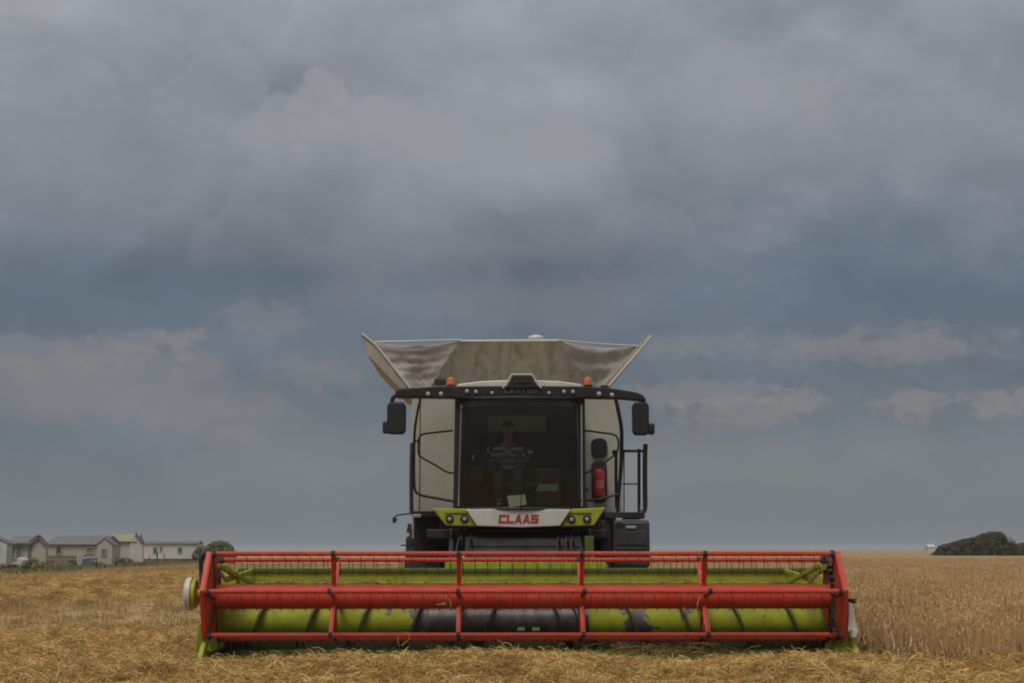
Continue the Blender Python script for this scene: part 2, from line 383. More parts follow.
# ================================================================== setting: ground
def fbm(x, y, s, o=4, seed=0): return noise.fractal(Vector((x * s + seed, y * s - seed, seed * .37)), 1, 2, o)
MB().grid(lambda u, v: Vector(((u - .5) * 8000, -200 + v * 8000, 0)), 8, 8).build('ground', 'ground')
tag(bpy.data.objects['ground'], 'golden brown harvested stubble field reaching the horizon', 'field', kind='structure')

RD = Vector((.37, .93)).normalized(); RN = Vector((RD.y, -RD.x))       # direction of the old swaths on the left
def swath_h(x, y):
    # long headland windrow across the foreground
    yc = 15.35 + .35 * math.sin(x * .45) ; h = 0
    d = (y - yc) / 1.8
    h = (.325 + .05 * math.exp(-((x + .2) / 1.0) ** 2)) * max(0, 1 - d * d) ** .8
    h *= 1 + .16 * fbm(x, y, .55, 3, 3)
    h -= .09 * math.exp(-((x - 1.85) / 1.0) ** 2) + .07 * math.exp(-((x + 3.3) / .8) ** 2) + .10 * math.exp(-((x - 4.3) / 1.2) ** 2)
    if x < -3.4:
        k = min(1, (-3.4 - x) / 1.5)
        h2 = .17 * max(0, 1 - ((y - 21) / 5.2) ** 2) * (1 + .5 * fbm(x, y, .5, 3, 9))
        h = max(h * (1 - .18 * k), h2 * k)
    if y < yc: h = max(h, .17 * min(1, (y - 11.5) / 1.5))
    h += .05 * fbm(x, y, 1.6, 4, 5) + .03 * fbm(x, y, 5, 3, 8)
    return max(h, -.03) + .012
b = MB(); b.grid(lambda u, v: Vector((-11 + 22 * u, 12.0 + 5.35 * v, swath_h(-11 + 22 * u, 12.0 + 5.35 * v))), 150, 50)
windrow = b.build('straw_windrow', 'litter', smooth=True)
tag(windrow, 'golden heaped straw windrow lying across the foreground', 'straw', kind='stuff')
b = MB(); b.grid(lambda u, v: Vector((-16 + 11.6 * u, 17.35 + 9 * v, swath_h(-16 + 11.6 * u, 17.35 + 9 * v))), 80, 60)
loose = b.build('loose_straw', 'litter', smooth=True)
tag(loose, 'thick loose straw spread left of the green crop divider', 'straw', kind='stuff')
# older swaths on the left and stubble
def oldswath(off, w, h, t0, t1, n):
    p0 = Vector((-11.1, 31.5)) + RN * off; b = MB()
    def fn(u, v):
        q = p0 + RD * (t0 + (t1 - t0) * u) + RN * ((v - .5) * w)
        e = 1 - (2 * v - 1) ** 2
        return Vector((q.x, q.y, .006 + h * e * (1 + .5 * fbm(q.x, q.y, .5, 3, 2)) + .03 * fbm(q.x, q.y, 2, 3, 4) * e))
    b.grid(fn, n, 10); o = b.build('straw_swath', 'ground', smooth=True); return o
old = []
for i, (off, w, h, t0, t1, lab) in enumerate([(-5.5, 3.4, .28, -6, 70, 'low golden straw swath on the left stubble, nearest one behind the pale strip'),
                                           (-14, 3.0, .26, 5, 70, 'low straw swath on the left stubble running past the grey caravans'),
                                           (-23, 3.0, .24, 15, 60, 'farthest low straw swath, just in front of the scrub by the caravans')]):
    o = oldswath(off, w, h, t0, t1, 90); tag(o, lab, 'straw', kind='stuff'); old.append(o)
b = MB(); b.grid(lambda u, v: Vector((-62 + 66.2 * u, 19.9 + 125 * v, .004)), 6, 6)
stub = b.build('stubble', 'ground'); tag(stub, 'short cut stubble on the harvested strip left of the machine', 'stubble', kind='stuff')
b = MB()
def strip(u, v):
    q = Vector((-11.1, 31.5)) + RD * (-9 + 40 * u) + RN * ((v - .5) * 5.0 + .5 * math.sin(u * 9))
    return Vector((q.x, q.y, .010))
b.grid(strip, 24, 3)
ps = b.build('trampled_stubble', 'track'); tag(ps, 'pale strip of flattened stubble crossing the left field', 'stubble', kind='stuff')
# standing crop on the right
CX = 4.42
b = MB(); b.quad((CX, 16.0, .006), (40, 16.0, .006), (95, 120, .006), (CX, 120, .006))
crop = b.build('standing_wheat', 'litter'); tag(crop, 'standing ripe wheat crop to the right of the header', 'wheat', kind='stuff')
def canz(x, y):
    e = min(1, max(0, (y - 17.0) / 1.6)) * min(1, max(0, (x - CX - .5) / .8))
    far = min(1, max(0, (y - 60) / 60))
    return .02 + e * (.46 + .2 * far + .05 * fbm(x, y, .2, 3, 1))
b = MB()
ys = [16.6, 17.2, 18, 19, 21, 24, 28, 33, 40, 50, 60, 75, 90, 110, 130, 160, 200, 260, 340, 450, 600, 900, 1400, 2400, 4000]
xs = [CX + .3, CX + 1.1, CX + 1.6, 7, 8, 9, 10, 12, 14, 17, 20, 25, 30, 40, 55, 80, 120, 200, 400, 900, 2000, 3900]
vs = [[b.b.verts.new((x, y, canz(x, y))) for y in ys] for x in xs]
for i in range(len(xs) - 1):
    for j in range(len(ys) - 1): b.b.faces.new((vs[i][j], vs[i + 1][j], vs[i + 1][j + 1], vs[i][j + 1]))
can = b.build('wheat_canopy', 'canopy', smooth=True); tag(can, 'dense far mass of ripe wheat running to the horizon', 'wheat', kind='stuff')

# ---- little plants to instance
src = bpy.data.collections.new('straw_sources')
def source(name, fn, m):
    bm = bmesh.new(); fn(bm); me = bpy.data.meshes.new(name); bm.to_mesh(me); bm.free(); me.materials.append(MT[m])
    if m == 'wheat': me.materials.append(MT['deadleaf_shade'])
    return bpy.data.objects.new(name, me)
def ribbon(bm, pts, w, wdir=None):
    prev = None
    for i, p in enumerate(pts):
        t = (pts[min(i + 1, len(pts) - 1)] - pts[max(i - 1, 0)]).normalized()
        sd_ = wdir if wdir is not None else t.cross(Vector((0, 0, 1)))
        sd_ = sd_.normalized() * w * .5 if sd_.length > 1e-4 else Vector((w * .5, 0, 0))
        c = (bm.verts.new(p - sd_), bm.verts.new(p + sd_))
        if prev: bm.faces.new((prev[0], prev[1], c[1], c[0]))
        prev = c
def straw_tuft(seed, n=70, rad=.20, h=.07, w=.0042):
    def fn(bm):
        rg = random.Random(seed)
        for _ in range(n):
            a = rg.uniform(0, 6.283); r = rad * math.sqrt(rg.random()); c = Vector((r * math.cos(a), r * math.sin(a), rg.uniform(-.02, h * .6)))
            d = rg.uniform(0, 6.283); ln = rg.uniform(.06, .20); dv = Vector((math.cos(d), math.sin(d), rg.uniform(-.35, .55)))
            nv = Vector((-dv.y, dv.x, 0)) * rg.uniform(-1.2, 1.2) + Vector((0, 0, rg.uniform(.0, .9)))
            pts = [c + dv * ln * (t - .5) + nv * ln * (.25 - (t - .5) ** 2) for t in (0, .25, .5, .75, 1)]
            ribbon(bm, pts, w * rg.uniform(.6, 1.4), Vector((rg.uniform(-1, 1), rg.uniform(-1, 1), rg.uniform(.2, 1))).cross(dv))
    return fn
def stub_tuft(seed):
    def fn(bm):
        rg = random.Random(seed)
        for _ in range(26):
            x = rg.uniform(-.3, .3); y = rg.uniform(-.08, .08); hh = rg.uniform(.06, .15)
            ribbon(bm, [Vector((x, y, 0)), Vector((x + rg.uniform(-.03, .03), y + rg.uniform(-.03, .03), hh))], .007, Vector((math.cos(x * 50), math.sin(x * 50), 0)))
        for _ in range(14):
            x = rg.uniform(-.3, .3); y = rg.uniform(-.2, .2); d = rg.uniform(0, 6.28)
            dv = Vector((math.cos(d), math.sin(d), rg.uniform(-.1, .2))) * .12
            ribbon(bm, [Vector((x, y, .03)) - dv, Vector((x, y, .05)) + dv], .009, Vector((-dv.y, dv.x, .05)))
    return fn
def wheat_clump(seed, n=44, half=.26, ht=.72):
    def fn(bm):
        rg = random.Random(seed)
        for _ in range(n):
            x = rg.uniform(-half, half); y = rg.uniform(-half, half); hh = ht * rg.uniform(.80, 1.05)
            lean = Vector((rg.gauss(0, .05), rg.gauss(0, .05), 0)); a = rg.uniform(0, 3.14); wd = Vector((math.cos(a), math.sin(a), 0))
            top = Vector((x, y, hh)) + lean
            ribbon(bm, [Vector((x, y, 0)), Vector((x, y, hh * .5)) + lean * .3, top], .006, wd)
            d = Vector((rg.gauss(0, .5), rg.gauss(0, .5), rg.uniform(.2, 1))).normalized(); eln = rg.uniform(.07, .1)
            o1 = d.orthogonal().normalized() * .007; o2 = d.cross(o1).normalized() * .007
            mid = top + d * eln * .4; tip = top + d * eln; ring = [bm.verts.new(mid + v) for v in (o1, o2, -o1, -o2)]
            vb = bm.verts.new(top); vt = bm.verts.new(tip)
            for k in range(4):
                bm.faces.new((vb, ring[k], ring[(k + 1) % 4])); bm.faces.new((vt, ring[(k + 1) % 4], ring[k]))
            if rg.random() < .5:
                z0 = hh * rg.uniform(.3, .8); d2 = rg.uniform(0, 6.28); q = Vector((math.cos(d2), math.sin(d2), 0))
                p0 = Vector((x, y, z0)); ribbon(bm, [p0, p0 + q * .08 + Vector((0, 0, .03)), p0 + q * .15 + Vector((0, 0, -.06))], .010, Vector((-q.y, q.x, .2)))
        f0 = len(bm.faces)
        for _ in range(34):        # withered lower leaves, dark brown to stand in for shade low in the crop
            x = rg.uniform(-half, half); y = rg.uniform(-half, half); z0 = rg.uniform(.05, .40); d2 = rg.uniform(0, 6.28); q = Vector((math.cos(d2), math.sin(d2), 0))
            ribbon(bm, [Vector((x, y, z0)), Vector((x, y, z0 + .03)) + q * .08, Vector((x, y, z0 - .06)) + q * .16], .016, Vector((-q.y, q.x, .3)))
        bm.faces.ensure_lookup_table()
        for k in range(f0, len(bm.faces)): bm.faces[k].material_index = 1
    return fn
tufts = [source('straw_tuft', straw_tuft(s), 'straw') for s in (1, 2, 3)]
stubs = [source('stubble_tuft', stub_tuft(s), 'stubble') for s in (1, 2)]
clumps = [source('wheat_clump', wheat_clump(s), 'wheat') for s in (1, 2, 3)]
def scatter(o, srcs, density, smin, smax, seed=0, tilt=.25, rotz=6.283, zoff=0.0, keep=True):
    c = bpy.data.collections.new(o.name + '_source')
    for q in srcs: c.objects.link(q)
    g = bpy.data.node_groups.new(o.name + '_scatter', 'GeometryNodeTree')
    g.interface.new_socket('Geometry', in_out='INPUT', socket_type='NodeSocketGeometry'); g.interface.new_socket('Geometry', in_out='OUTPUT', socket_type='NodeSocketGeometry')
    def n(t): return g.nodes.new(t)
    i, out = n('NodeGroupInput'), n('NodeGroupOutput')
    d = n('GeometryNodeDistributePointsOnFaces'); d.inputs['Density'].default_value = density; d.inputs['Seed'].default_value = seed
    ci = n('GeometryNodeCollectionInfo'); ci.inputs['Collection'].default_value = c; ci.inputs['Separate Children'].default_value = True; ci.inputs['Reset Children'].default_value = True
    ins = n('GeometryNodeInstanceOnPoints'); ins.inputs['Pick Instance'].default_value = True
    rv = n('FunctionNodeRandomValue'); rv.data_type = 'FLOAT_VECTOR'; rv.inputs[0].default_value = (-tilt, -tilt, 0); rv.inputs[1].default_value = (tilt, tilt, rotz)
    sv = n('FunctionNodeRandomValue'); sv.inputs[2].default_value = smin; sv.inputs[3].default_value = smax; sv.inputs['Seed'].default_value = 5
    l = g.links.new
    l(i.outputs[0], d.inputs[0]); l(d.outputs[0], ins.inputs['Points']); l(ci.outputs[0], ins.inputs['Instance'])
    l(rv.outputs[0], ins.inputs['Rotation']); l(sv.outputs[1], ins.inputs['Scale'])
    j = n('GeometryNodeJoinGeometry'); l(ins.outputs[0], j.inputs[0]); l(i.outputs[0], j.inputs[0]); l(j.outputs[0], out.inputs[0])
    md = o.modifiers.new('scatter', 'NODES'); md.node_group = g
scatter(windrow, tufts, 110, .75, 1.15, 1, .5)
scatter(loose, tufts, 60, .8, 1.2, 2, .4)
for o in old: scatter(o, tufts, 16, 1.0, 1.8, 3, .4)
scatter(stub, stubs, 3.0, 1.0, 1.7, 4, .1)
scatter(crop, clumps, 7.5, .9, 1.08, 5, .06)

# ================================================================== combine harvester
RY = 18.0                                    # reel axis
RZ = 1.55 - .587; RR = .570; TH = R(8.0)
harv = empty('combine_harvester', (0, 22.5, 0), 'large combine harvester with open grain tank and wide red reel header', 'combine harvester')
# ---------- reel
XL, XR = -3.875, 3.83
reel = MB().lathe((XL, RY, RZ), (1, 0, 0), [(0, .15), (XR - XL, .15)], 32).build('reel', 'red', harv, smooth=True)
rang = [TH + k * math.pi / 3 for k in range(6)]
def rpos(a, r=RR): return (RY - math.cos(a) * r, RZ + math.sin(a) * r)
prof = [(.035, 0), (.026, .027), (-.026, .030), (-.036, 0), (-.026, -.028), (.026, -.026)]
barm = None
hub0 = origin(reel)
for a in rang:
    y, z = rpos(a)
    if barm is None:
        b = MB(); b.prism([Vector((XL, y + q[0], z + q[1])) for q in prof], (XR - XL, 0, 0)); barm = b.build('tine_bar', 'red', reel, bevel=.006); by, bz = y, z
    else: dup(barm, reel, (0, y - by, z - bz))
# tines: 49 on each bar
t0 = None
NT = 49
for a in rang:
    y, z = rpos(a)
    for k in range(NT):
        x = XL + .12 + (XR - XL - .24) * k / (NT - 1)
        if t0 is None:
            b = MB(); b.tube(arc([(x - .045, y - .03, z - .022), (x - .01, y - .042, z - .026), (x + .008, y - .045, z - .05), (x + .012, y - .035, z - .12), (x + .012, y - .01, z - .20)], 3), .0042, 5)
            b.box((x - .045, y - .02, z - .02), (.022, .03, .022)); t0 = b.build('tine', 'tine', reel); ty, tz, tx = y, z, x
        else: dup(t0, reel, (x - tx, y - ty, z - tz))
# spider arms
arm0 = None
SX = [-2.385, -.835, .69, 2.215]
for xi, x in enumerate(SX):
    for a in rang:
        w = .055
        y, z = rpos(a, RR - .01); y1, z1 = rpos(a, .13)
        b = MB(); b.bar((x, y1, z1), (x, y, z), .014 if False else .055, .02)
        d = Vector((0, y - y1, z - z1)).normalized()
        b.bar((x + .018, y1, z1), (x + .018, y, z), .02, .06)
        b.build('spider_arm', 'red', reel, bevel=.004)
        b = MB(); b.lathe((x - .045, *rpos(a, RR)), (1, 0, 0), [(.02, .040), (.07, .040)], 10)
        b.box((x + .02, *rpos(a, RR - .05)), (.025, .04, .06)); b.build('bearing', 'black', reel)
    MB().lathe((x - .05, RY, RZ), (1, 0, 0), [(0, .158), (.10, .158)], 24).build('arm_collar', 'red', reel, smooth=True)
# end plates: two hexagon shields
for sgn, x in ((-1, XL), (1, XR)):
    hexp = [Vector((x, *rpos(a, RR + .015))) for a in rang]
    b = MB(); b.prism(hexp, (sgn * .022, 0, 0)); b.build('end_plate', 'red', reel, bevel=.004)
    b = MB()
    for i in range(6): b.bar(hexp[i] + Vector((sgn * .04, 0, 0)), hexp[(i + 1) % 6] + Vector((sgn * .04, 0, 0)), .05, .03)
    b.build('end_rim', 'red', reel)
    # control linkage
    b = MB()
    for i, a in enumerate(rang):
        off = Vector((0, -.05, -.035)); p = Vector((x - sgn * .03, *rpos(a))); b.bar(p, p + off, .022, .05)
        q = Vector((x - sgn * .03, RY - .05, RZ - .035)); b.bar(p + off, q, .014, .022)
        b.lathe(p + Vector((-.02, 0, 0)), (1, 0, 0), [(0, .045), (.04, .045)], 10)
    b.build('tine_linkage', 'black', reel)
# right-hand end carries a chain of dark joints in front
b = MB()
for k in range(14):
    a = math.pi * (-.36 + .72 * k / 13); b.box((XR - .12 + .01 * (k % 2), RY - math.cos(a) * (RR - .03), RZ + math.sin(a) * (RR - .03)), (.035 + .02 * (k % 2), .05, .06), (a, 0, 0))
b.build('tine_control_chain', 'black', reel)
# ---------- header (table, back wall, auger, knife)
HX0, HX1 = -4.06, 4.06
HB = 19.25
b = MB()
zt = at(500, 569, HB).z
b.prism([(-3.83, HB, zt), (3.88, HB, zt), (4.06, HB, zt - .16), (4.06, HB, .35), (-4.06, HB, .35), (-4.06, HB, zt - .16)], (0, .05, 0))
header = b.build('header', 'green', harv, bevel=.006)
MB().bx(-3.80, 3.85, HB - .03, HB + .13, zt - .045, zt + .012).build('top_beam', 'dkgreen', header, bevel=.01)
# pressed lip along the back wall
MB().bx(-3.9, 3.92, HB - .05, HB - .005, zt - .20, zt - .17).build('wall_rib', 'green', header, bevel=.006)
# table floor curving under the auger
AY, AZ, AR = 18.72, .63, .30
def floor(u, v):
    pts = [(17.72, .20), (17.95, .215), (18.25, .235), (18.45, .25), (18.72, .27), (18.98, .32), (19.15, .45), (19.24, .62)]
    f = v * (len(pts) - 1); i = min(int(f), len(pts) - 2); f -= i
    return Vector((HX0 + (HX1 - HX0) * u, pts[i][0] * (1 - f) + pts[i + 1][0] * f, pts[i][1] * (1 - f) + pts[i + 1][1] * f))
MB().grid(floor, 4, 21).build('table', 'dkgreen', header, smooth=True, solid=.02)  # darker green puts the shade on the table floor into its colour
b = MB(); b.bx(HX0, HX1, 17.66, 17.74, .17, .215); b.build('cutter_bar', 'dark', header)
b = MB()
for k in range(106):
    x = HX0 + .04 + k * .0762; b.prism([(x - .014, 17.67, .195), (x + .014, 17.67, .195), (x + .004, 17.55, .188), (x - .004, 17.55, .188)], (0, 0, .022))
b.build('knife_fingers', 'dark', header, kind='stuff')
# auger
def auger_part(x0, x1, m, name): return MB().lathe((x0, AY, AZ), (1, 0, 0), [(0, .235), (x1 - x0, .235)], 32).build(name, m, header, smooth=True)
auger_part(-3.95, -1.22, 'auger', 'auger_tube'); auger_part(-1.22, .82, 'steel', 'auger_tube'); auger_part(.82, 3.98, 'auger', 'auger_tube')
def flight(x0, x1, hand, turns, m):
    b = MB(); n = int(turns * 24); pv = None
    for i in range(n + 1):
        t = i / n; x = x0 + (x1 - x0) * t; a = hand * t * turns * 2 * math.pi
        ring = []
        for (dx, r) in ((-.016, .225), (-.016, AR + .05), (.016, AR + .05), (.016, .225)):
            ring.append(b.b.verts.new((x + dx, AY + math.sin(a) * r, AZ + math.cos(a) * r)))
        if pv:
            for k in range(4): b.b.faces.new((pv[k], pv[(k + 1) % 4], ring[(k + 1) % 4], ring[k]))
        pv = ring
    return b.build('auger_flight', m, header, smooth=True)
flight(-3.9, -.85, 1, 4.6, 'dkgreen'); flight(3.95, .60, 1, 4.9, 'dkgreen'); flight(-.9, -.25, 1, 1.1, 'dark'); flight(.85, .3, 1, 1.0, 'dark')
b = MB()
for k in range(11):
    x = -1.0 + k * .17; a = k * 2.1
    b.tube([(x, AY, AZ), (x, AY - math.cos(a) * .40, AZ + math.sin(a) * .40)], .011, 6)
b.build('auger_fingers', 'steel', header)
for x in (-.05, .14): MB().box((x, AY - .18, AZ - .13), (.10, .13, .15), (.6, 0, 0)).build('finger_guide', 'dkgreen', header, bevel=.01)
# straw caught on the header
b = MB(); rg = random.Random(5)
for _ in range(420):
    r = rg.random()
    if r < .45: x = rg.uniform(-4, 4); c = Vector((x, HB - rg.uniform(.05, .16), zt - .17 + rg.uniform(0, .02)))
    elif r < .75: x = rg.gauss(1.7, .45); c = Vector((x, rg.uniform(17.7, 18.3), .26 + rg.uniform(0, .12)))
    else: x = rg.uniform(-3.8, 3.8); c = Vector((x, rg.uniform(17.6, 18.2), .24 + rg.uniform(0, .05)))
    d = rg.uniform(0, 3.14); v = Vector((math.cos(d), math.sin(d) * .5, rg.uniform(-.2, .3))) * rg.uniform(.05, .14)
    b.tube([c - v, c + Vector((0, 0, .02)), c + v], .004, 3)
for (x, y, z, dx, dz) in [(-.95, 17.38, .96, .03, -.14), (-.98, 17.38, 1.0, .0, -.12), (2.08, 17.36, .98, -.04, -.2), (2.1, 17.36, .8, .02, -.2), (1.9, 17.5, .86, .005, -.1), (-1.1, 17.6, .88, .12, .02), (-1.5, 17.2, .42, .1, .16), (-1.52, 17.2, .4, -.02, .15)]:
    b.tube(arc([(x, y, z), (x + dx, y - .02, z + dz * .5), (x + dx * .5, y, z + dz)], 3), .006, 4)
b.build('caught_straw', 'straw', header, kind='stuff')
# dividers at both ends
def divider(sgn):
    x0 = -3.89 if sgn < 0 else 3.97
    b = MB()
    prof = [(19.35, 1.02), (18.5, .92), (17.95, .58), (17.6, .40), (17.42, .26), (17.40, .16), (17.6, .12), (19.35, .16)]
    b.prism([Vector((x0, y, z)) for y, z in prof], (sgn * .06, 0, 0)); b.build('end_wall', 'green', header, bevel=.012)
divider(-1); divider(1)
# white cone shield right of the header
b = MB(); pts = [at(849, 602, 17.6), at(852, 604, 17.6), at(858, 630, 17.6), at(848, 632, 17.6)]
b.prism(pts, (0, .5, 0)); b.build('divider_shield', 'white', header, bevel=.01)
b = MB(); pts = [at(846, 630, 17.75), at(856, 631, 17.75), at(856, 655, 17.75), at(841, 655, 17.75)]
b.prism(pts, (0, .9, 0)); b.build('divider_panel', 'green', header, bevel=.01)
b = MB(); pts = [at(853, 629, 17.48), at(859, 630, 17.48), at(857, 637, 17.48), at(853, 638, 17.48)]
b.prism(pts, (0, .15, 0)); b.build('divider_cap', 'white', header, bevel=.008)
b = MB(); pts = [at(197, 624, 17.7), at(204, 622, 17.7), at(209, 640, 17.7), at(212, 652, 17.7), at(195, 652, 17.7)]
b.prism(pts, (0, .9, 0)); b.build('divider_panel', 'green', header, bevel=.015)
b = MB(); b.tube([at(200, 624, 17.62), at(198, 636, 17.62), at(195.5, 651, 17.62)], .02, 6); b.build('divider_edge', 'green', header)
# drive disc on the left end
p = at(190.5, 594, RY + .05)
b = MB(); b.lathe(p - Vector((.055, 0, 0)), (1, 0, 0), [(0, .12), (.004, .19), (.02, .205), (.075, .205), (.08, .19)], 32); b.build('drive_disc', 'white', header, smooth=True)
b = MB(); b.lathe(p + Vector((.026, 0, 0)), (1, 0, 0), [(0, .185), (.05, .18), (.06, .06), (.12, .06)], 24); b.bar(p + Vector((.07, 0, .0)), (XL - .07, RY + .1, RZ - .02), .05, .07)
b.bar(p + Vector((.06, 0, -.12)), (XL - .07, RY + .1, RZ + .05), .03, .05); b.build('drive_bracket', 'green', header, bevel=.006)
b = MB(); b.tube(arc([at(206, 553, 18.2), at(201.5, 559, 18.2), at(201, 572, 18.2), at(202, 590, 18.1)], 5), .027, 8); b.build('hydraulic_hose', 'black', header, smooth=True)
b = MB(); b.box(at(199.5, 596, 18.1), (.05, .08, .16)); b.box(at(196, 603, 18.1), (.08, .06, .05)); b.build('drive_clamp', 'dark', header)
b = MB(); p = at(852.5, 601, 17.7); b.box(p, (.06, .1, .06)); b.bar(p, (XR + .02, RY, RZ), .04, .04); b.build('reel_bearing', 'black', header, bevel=.008)
# reel lifting arms and braces
for sgn in (-1, 1):
    xa = -3.88 if sgn < 0 else 3.90
    b = MB(); b.bar((xa * .975, 18.05, 1.33), (xa * .98, HB + .05, 1.16), .045, .07); b.build('reel_arm', 'green', header, bevel=.01)
    a0 = at(219 if sgn < 0 else 819, 566, 17.9); a1 = at(251 if sgn < 0 else 787, 583, 19.0)
    b = MB(); b.bar(a0, a1, .055, .055); b.build('reel_brace', 'green', header, bevel=.01)
    a0 = at(226 if sgn < 0 else 812, 580, 18.2); a1 = at(252 if sgn < 0 else 786, 571, 19.2)
    b = MB(); b.bar(a0, a1, .045, .06); b.build('reel_brace', 'green', header, bevel=.01)
    b = MB(); b.tube([at(221 if sgn < 0 else 817, 574, 18.0), at(226 if sgn < 0 else 812, 580, 18.1)], .022, 8); b.build('lift_cylinder', 'chrome', header, smooth=True)

# ---------- feeder house
b = MB()
fx0, fx1 = -.80, .88
b.prism([(fx0, 19.30, 1.12), (fx0, 19.30, .35), (fx0, 22.4, 1.05), (fx0, 22.4, 2.0), (fx0, 21.5, 1.95)], (fx1 - fx0, 0, 0)); feeder = b.build('feeder_house', 'dark', harv, bevel=.01)
b = MB(); b.bx(-1.05, 1.12, 19.32, 19.42, .45, at(500, 562, 19.4).z); b.build('coupling_frame', 'green', feeder, bevel=.01)
b = MB(); b.bx(-.72, .80, 19.36, 19.50, at(500, 562, 19.4).z + .003, at(500, 559, 19.4).z); b.build('feeder_throat', 'dkgreen', feeder, bevel=.01)
b = MB(); p0 = at(585, 536, 20.6); p1 = at(594, 566, 20.6); b.bx(p0.x, p1.x, 20.6, 22.2, p1.z, p0.z); b.build('feeder_side_plate', 'dkgreen', feeder, bevel=.006)
for z, y in ((1.78, 21.1), (1.55, 20.5), (1.32, 19.9)):
    b = MB(); b.bx(fx0 + .04, fx1 - .04, y - .035, y + .035, z - .02, z + .05); b.build('feeder_rib', 'dark', feeder)
for x in (-1.0, -.62, 1.02):
    b = MB(); b.tube([(x, 19.6, 1.0), (x, 21.6, 2.0)], .035, 8); b.build('hydraulic_ram', 'steel', feeder, smooth=True)
b = MB()
for k, x in enumerate((-.9, -.75, .5, .62, .7)):
    b.tube(arc([(x, 21.2, 2.0), (x + .06, 20.6, 1.55), (x + .02, 20.3, 1.7), (x - .05, 19.7, 1.25)], 5), .016, 6)
b.build('hose', 'black', feeder, smooth=True)

# ---------- wheels
def tyre(x, y, r, w, name):
    t = MB(); hw = w / 2
    t.lathe((x - hw, y, r), (1, 0, 0), [(0, r * .60), (.02, r * .78), (.10, r * .93), (w * .3, r * .955), (w * .7, r * .955), (w - .10, r * .93), (w - .02, r * .78), (w, r * .60)], 40)
    o = t.build(name, 'rubber', harv, smooth=True)
    lg = MB(); n = 22
    for k in range(n):
        for sgn in (-1, 1):
            a = (k + (.5 if sgn > 0 else 0)) * 2 * math.pi / n; c = Vector((x + sgn * w * .23, y + math.sin(a) * r * .965, r + math.cos(a) * r * .965))
            lg.box(c, (w * .48, .06, .07), (-a, 0, 0)) if False else lg.bar(c - Vector((sgn * w * .23, math.cos(a + .0) * -.0, 0)), c + Vector((sgn * w * .22, math.cos(a) * .16, -math.sin(a) * .16)), .06, .075)
    lg.build('tyre_lug', 'rubber', o, kind='stuff')
    sgx = 1 if x > 0 else -1
    MB().lathe((x + sgx * (hw - .18), y, r), (sgx, 0, 0), [(0, r * .58), (.1, r * .6), (.14, r * .56), (.05, r * .3), (.1, .16), (.2, .14)], 32).build('wheel_rim', 'white', o, smooth=True)
tyre(-1.38, 22.9, .97, .78, 'front_wheel'); tyre(1.36, 22.9, .97, .78, 'front_wheel')
tyre(-1.25, 27.0, .70, .5, 'rear_wheel'); tyre(1.25, 27.0, .70, .5, 'rear_wheel')
MB().bx(-1.1, 1.1, 22.7, 23.1, .72, 1.15).build('axle', 'dark', harv, bevel=.02)
MB().bx(-.95, .95, 26.85, 27.15, .60, .82).build('axle', 'dark', harv, bevel=.02)
# ---------- chassis under the cab
zc0 = at(500, 527, 21.1).z
MB().bx(-1.38, 1.30, 21.25, 22.4, 1.70, zc0 - .03).build('cab_platform', 'dark', harv, bevel=.02)
MB().bx(-1.62, -.9, 22.15, 22.45, 1.15, 2.06).build('wheel_arch_panel', 'dark', harv, bevel=.02)
b = MB(); b.bx(.98, 1.30, 21.9, 22.4, 1.1, 2.0); b.build('wheel_arch_panel', 'dark', harv, bevel=.02)
# ---------- body
bx0 = at(411.5, 450, 22.3).x; bx1 = at(622, 450, 22.3).x
zb0 = at(500, 514, 22.3).z; zb1 = at(500, 388, 22.3).z
b = MB(); b.bx(bx0 + .02, bx1 - .02, 22.36, 28.3, 1.45, zb1 - .10); body = b.build('body', 'cream', harv, bevel=.05)
# front panels left and right of the cab
for (a, c) in ((411.5, 457), (578, 621.5)):
    x0 = at(a, 450, 22.3).x; x1 = at(c, 450, 22.3).x
    b = MB(); b.bx(x0, x1, 22.28, 22.355, zb0, zb1 - .06); b.build('front_panel', 'cream', body, bevel=.02)
b = MB(); p = at(420, 430, 22.27); b.bx(p.x - .006, p.x + .006, 22.27, 22.284, zb0 + .05, zb1 - .2)
b.build('panel_seam', 'dark', body)
for (xa, xb) in ((-1.45, -.3), (.1, 1.2)): pass
for sgn, xx in ((-1, bx0), (1, bx1)):       # side doors of the body with louvres
    for k, (y0, y1) in enumerate(((22.6, 24.4), (24.45, 26.2), (26.25, 28.1))):
        MB().bx(xx - .0 if sgn < 0 else xx - .05, xx + .05 if sgn < 0 else xx + .0, y0, y1, 1.6, zb1 - .3).build('side_door', 'cream', body, bevel=.015)
# ---------- grain tank
T = harv
ty0 = 22.5
def A(px, py, dy=0): return at(px, py, ty0 + dy)
# front flap leans forward at the top
fl = [A(430, 388, .15), A(588, 386, .15), A(558.5, 340, -.25), A(460.5, 340.5, -.25)]
nrm = (fl[1] - fl[0]).cross(fl[3] - fl[0]).normalized()
flap = MB().prism(fl, nrm * -.04).build('grain_tank', 'tank', harv, bevel=.008, label='weathered beige front flap of the open grain tank')
MB().tube([fl[3] + nrm * .02, fl[2] + nrm * .02], .018, 8).build('flap_edge', 'white', flap)
for (px0, px1) in ((499, 500), (511, 507), (552, 549), (456, 452)):
    q0 = fl[3].lerp(fl[2], (px0 - 460.5) / 98) if px0 > 460 else fl[3].lerp(fl[0], .25)
    t1 = (px1 - 430) / 158; q1 = fl[0].lerp(fl[1], t1)
    MB().tube([q0 + nrm * .006 - Vector((0, 0, .05)), q1 + nrm * .006], .011, 6).build('flap_rib', 'tank', flap)
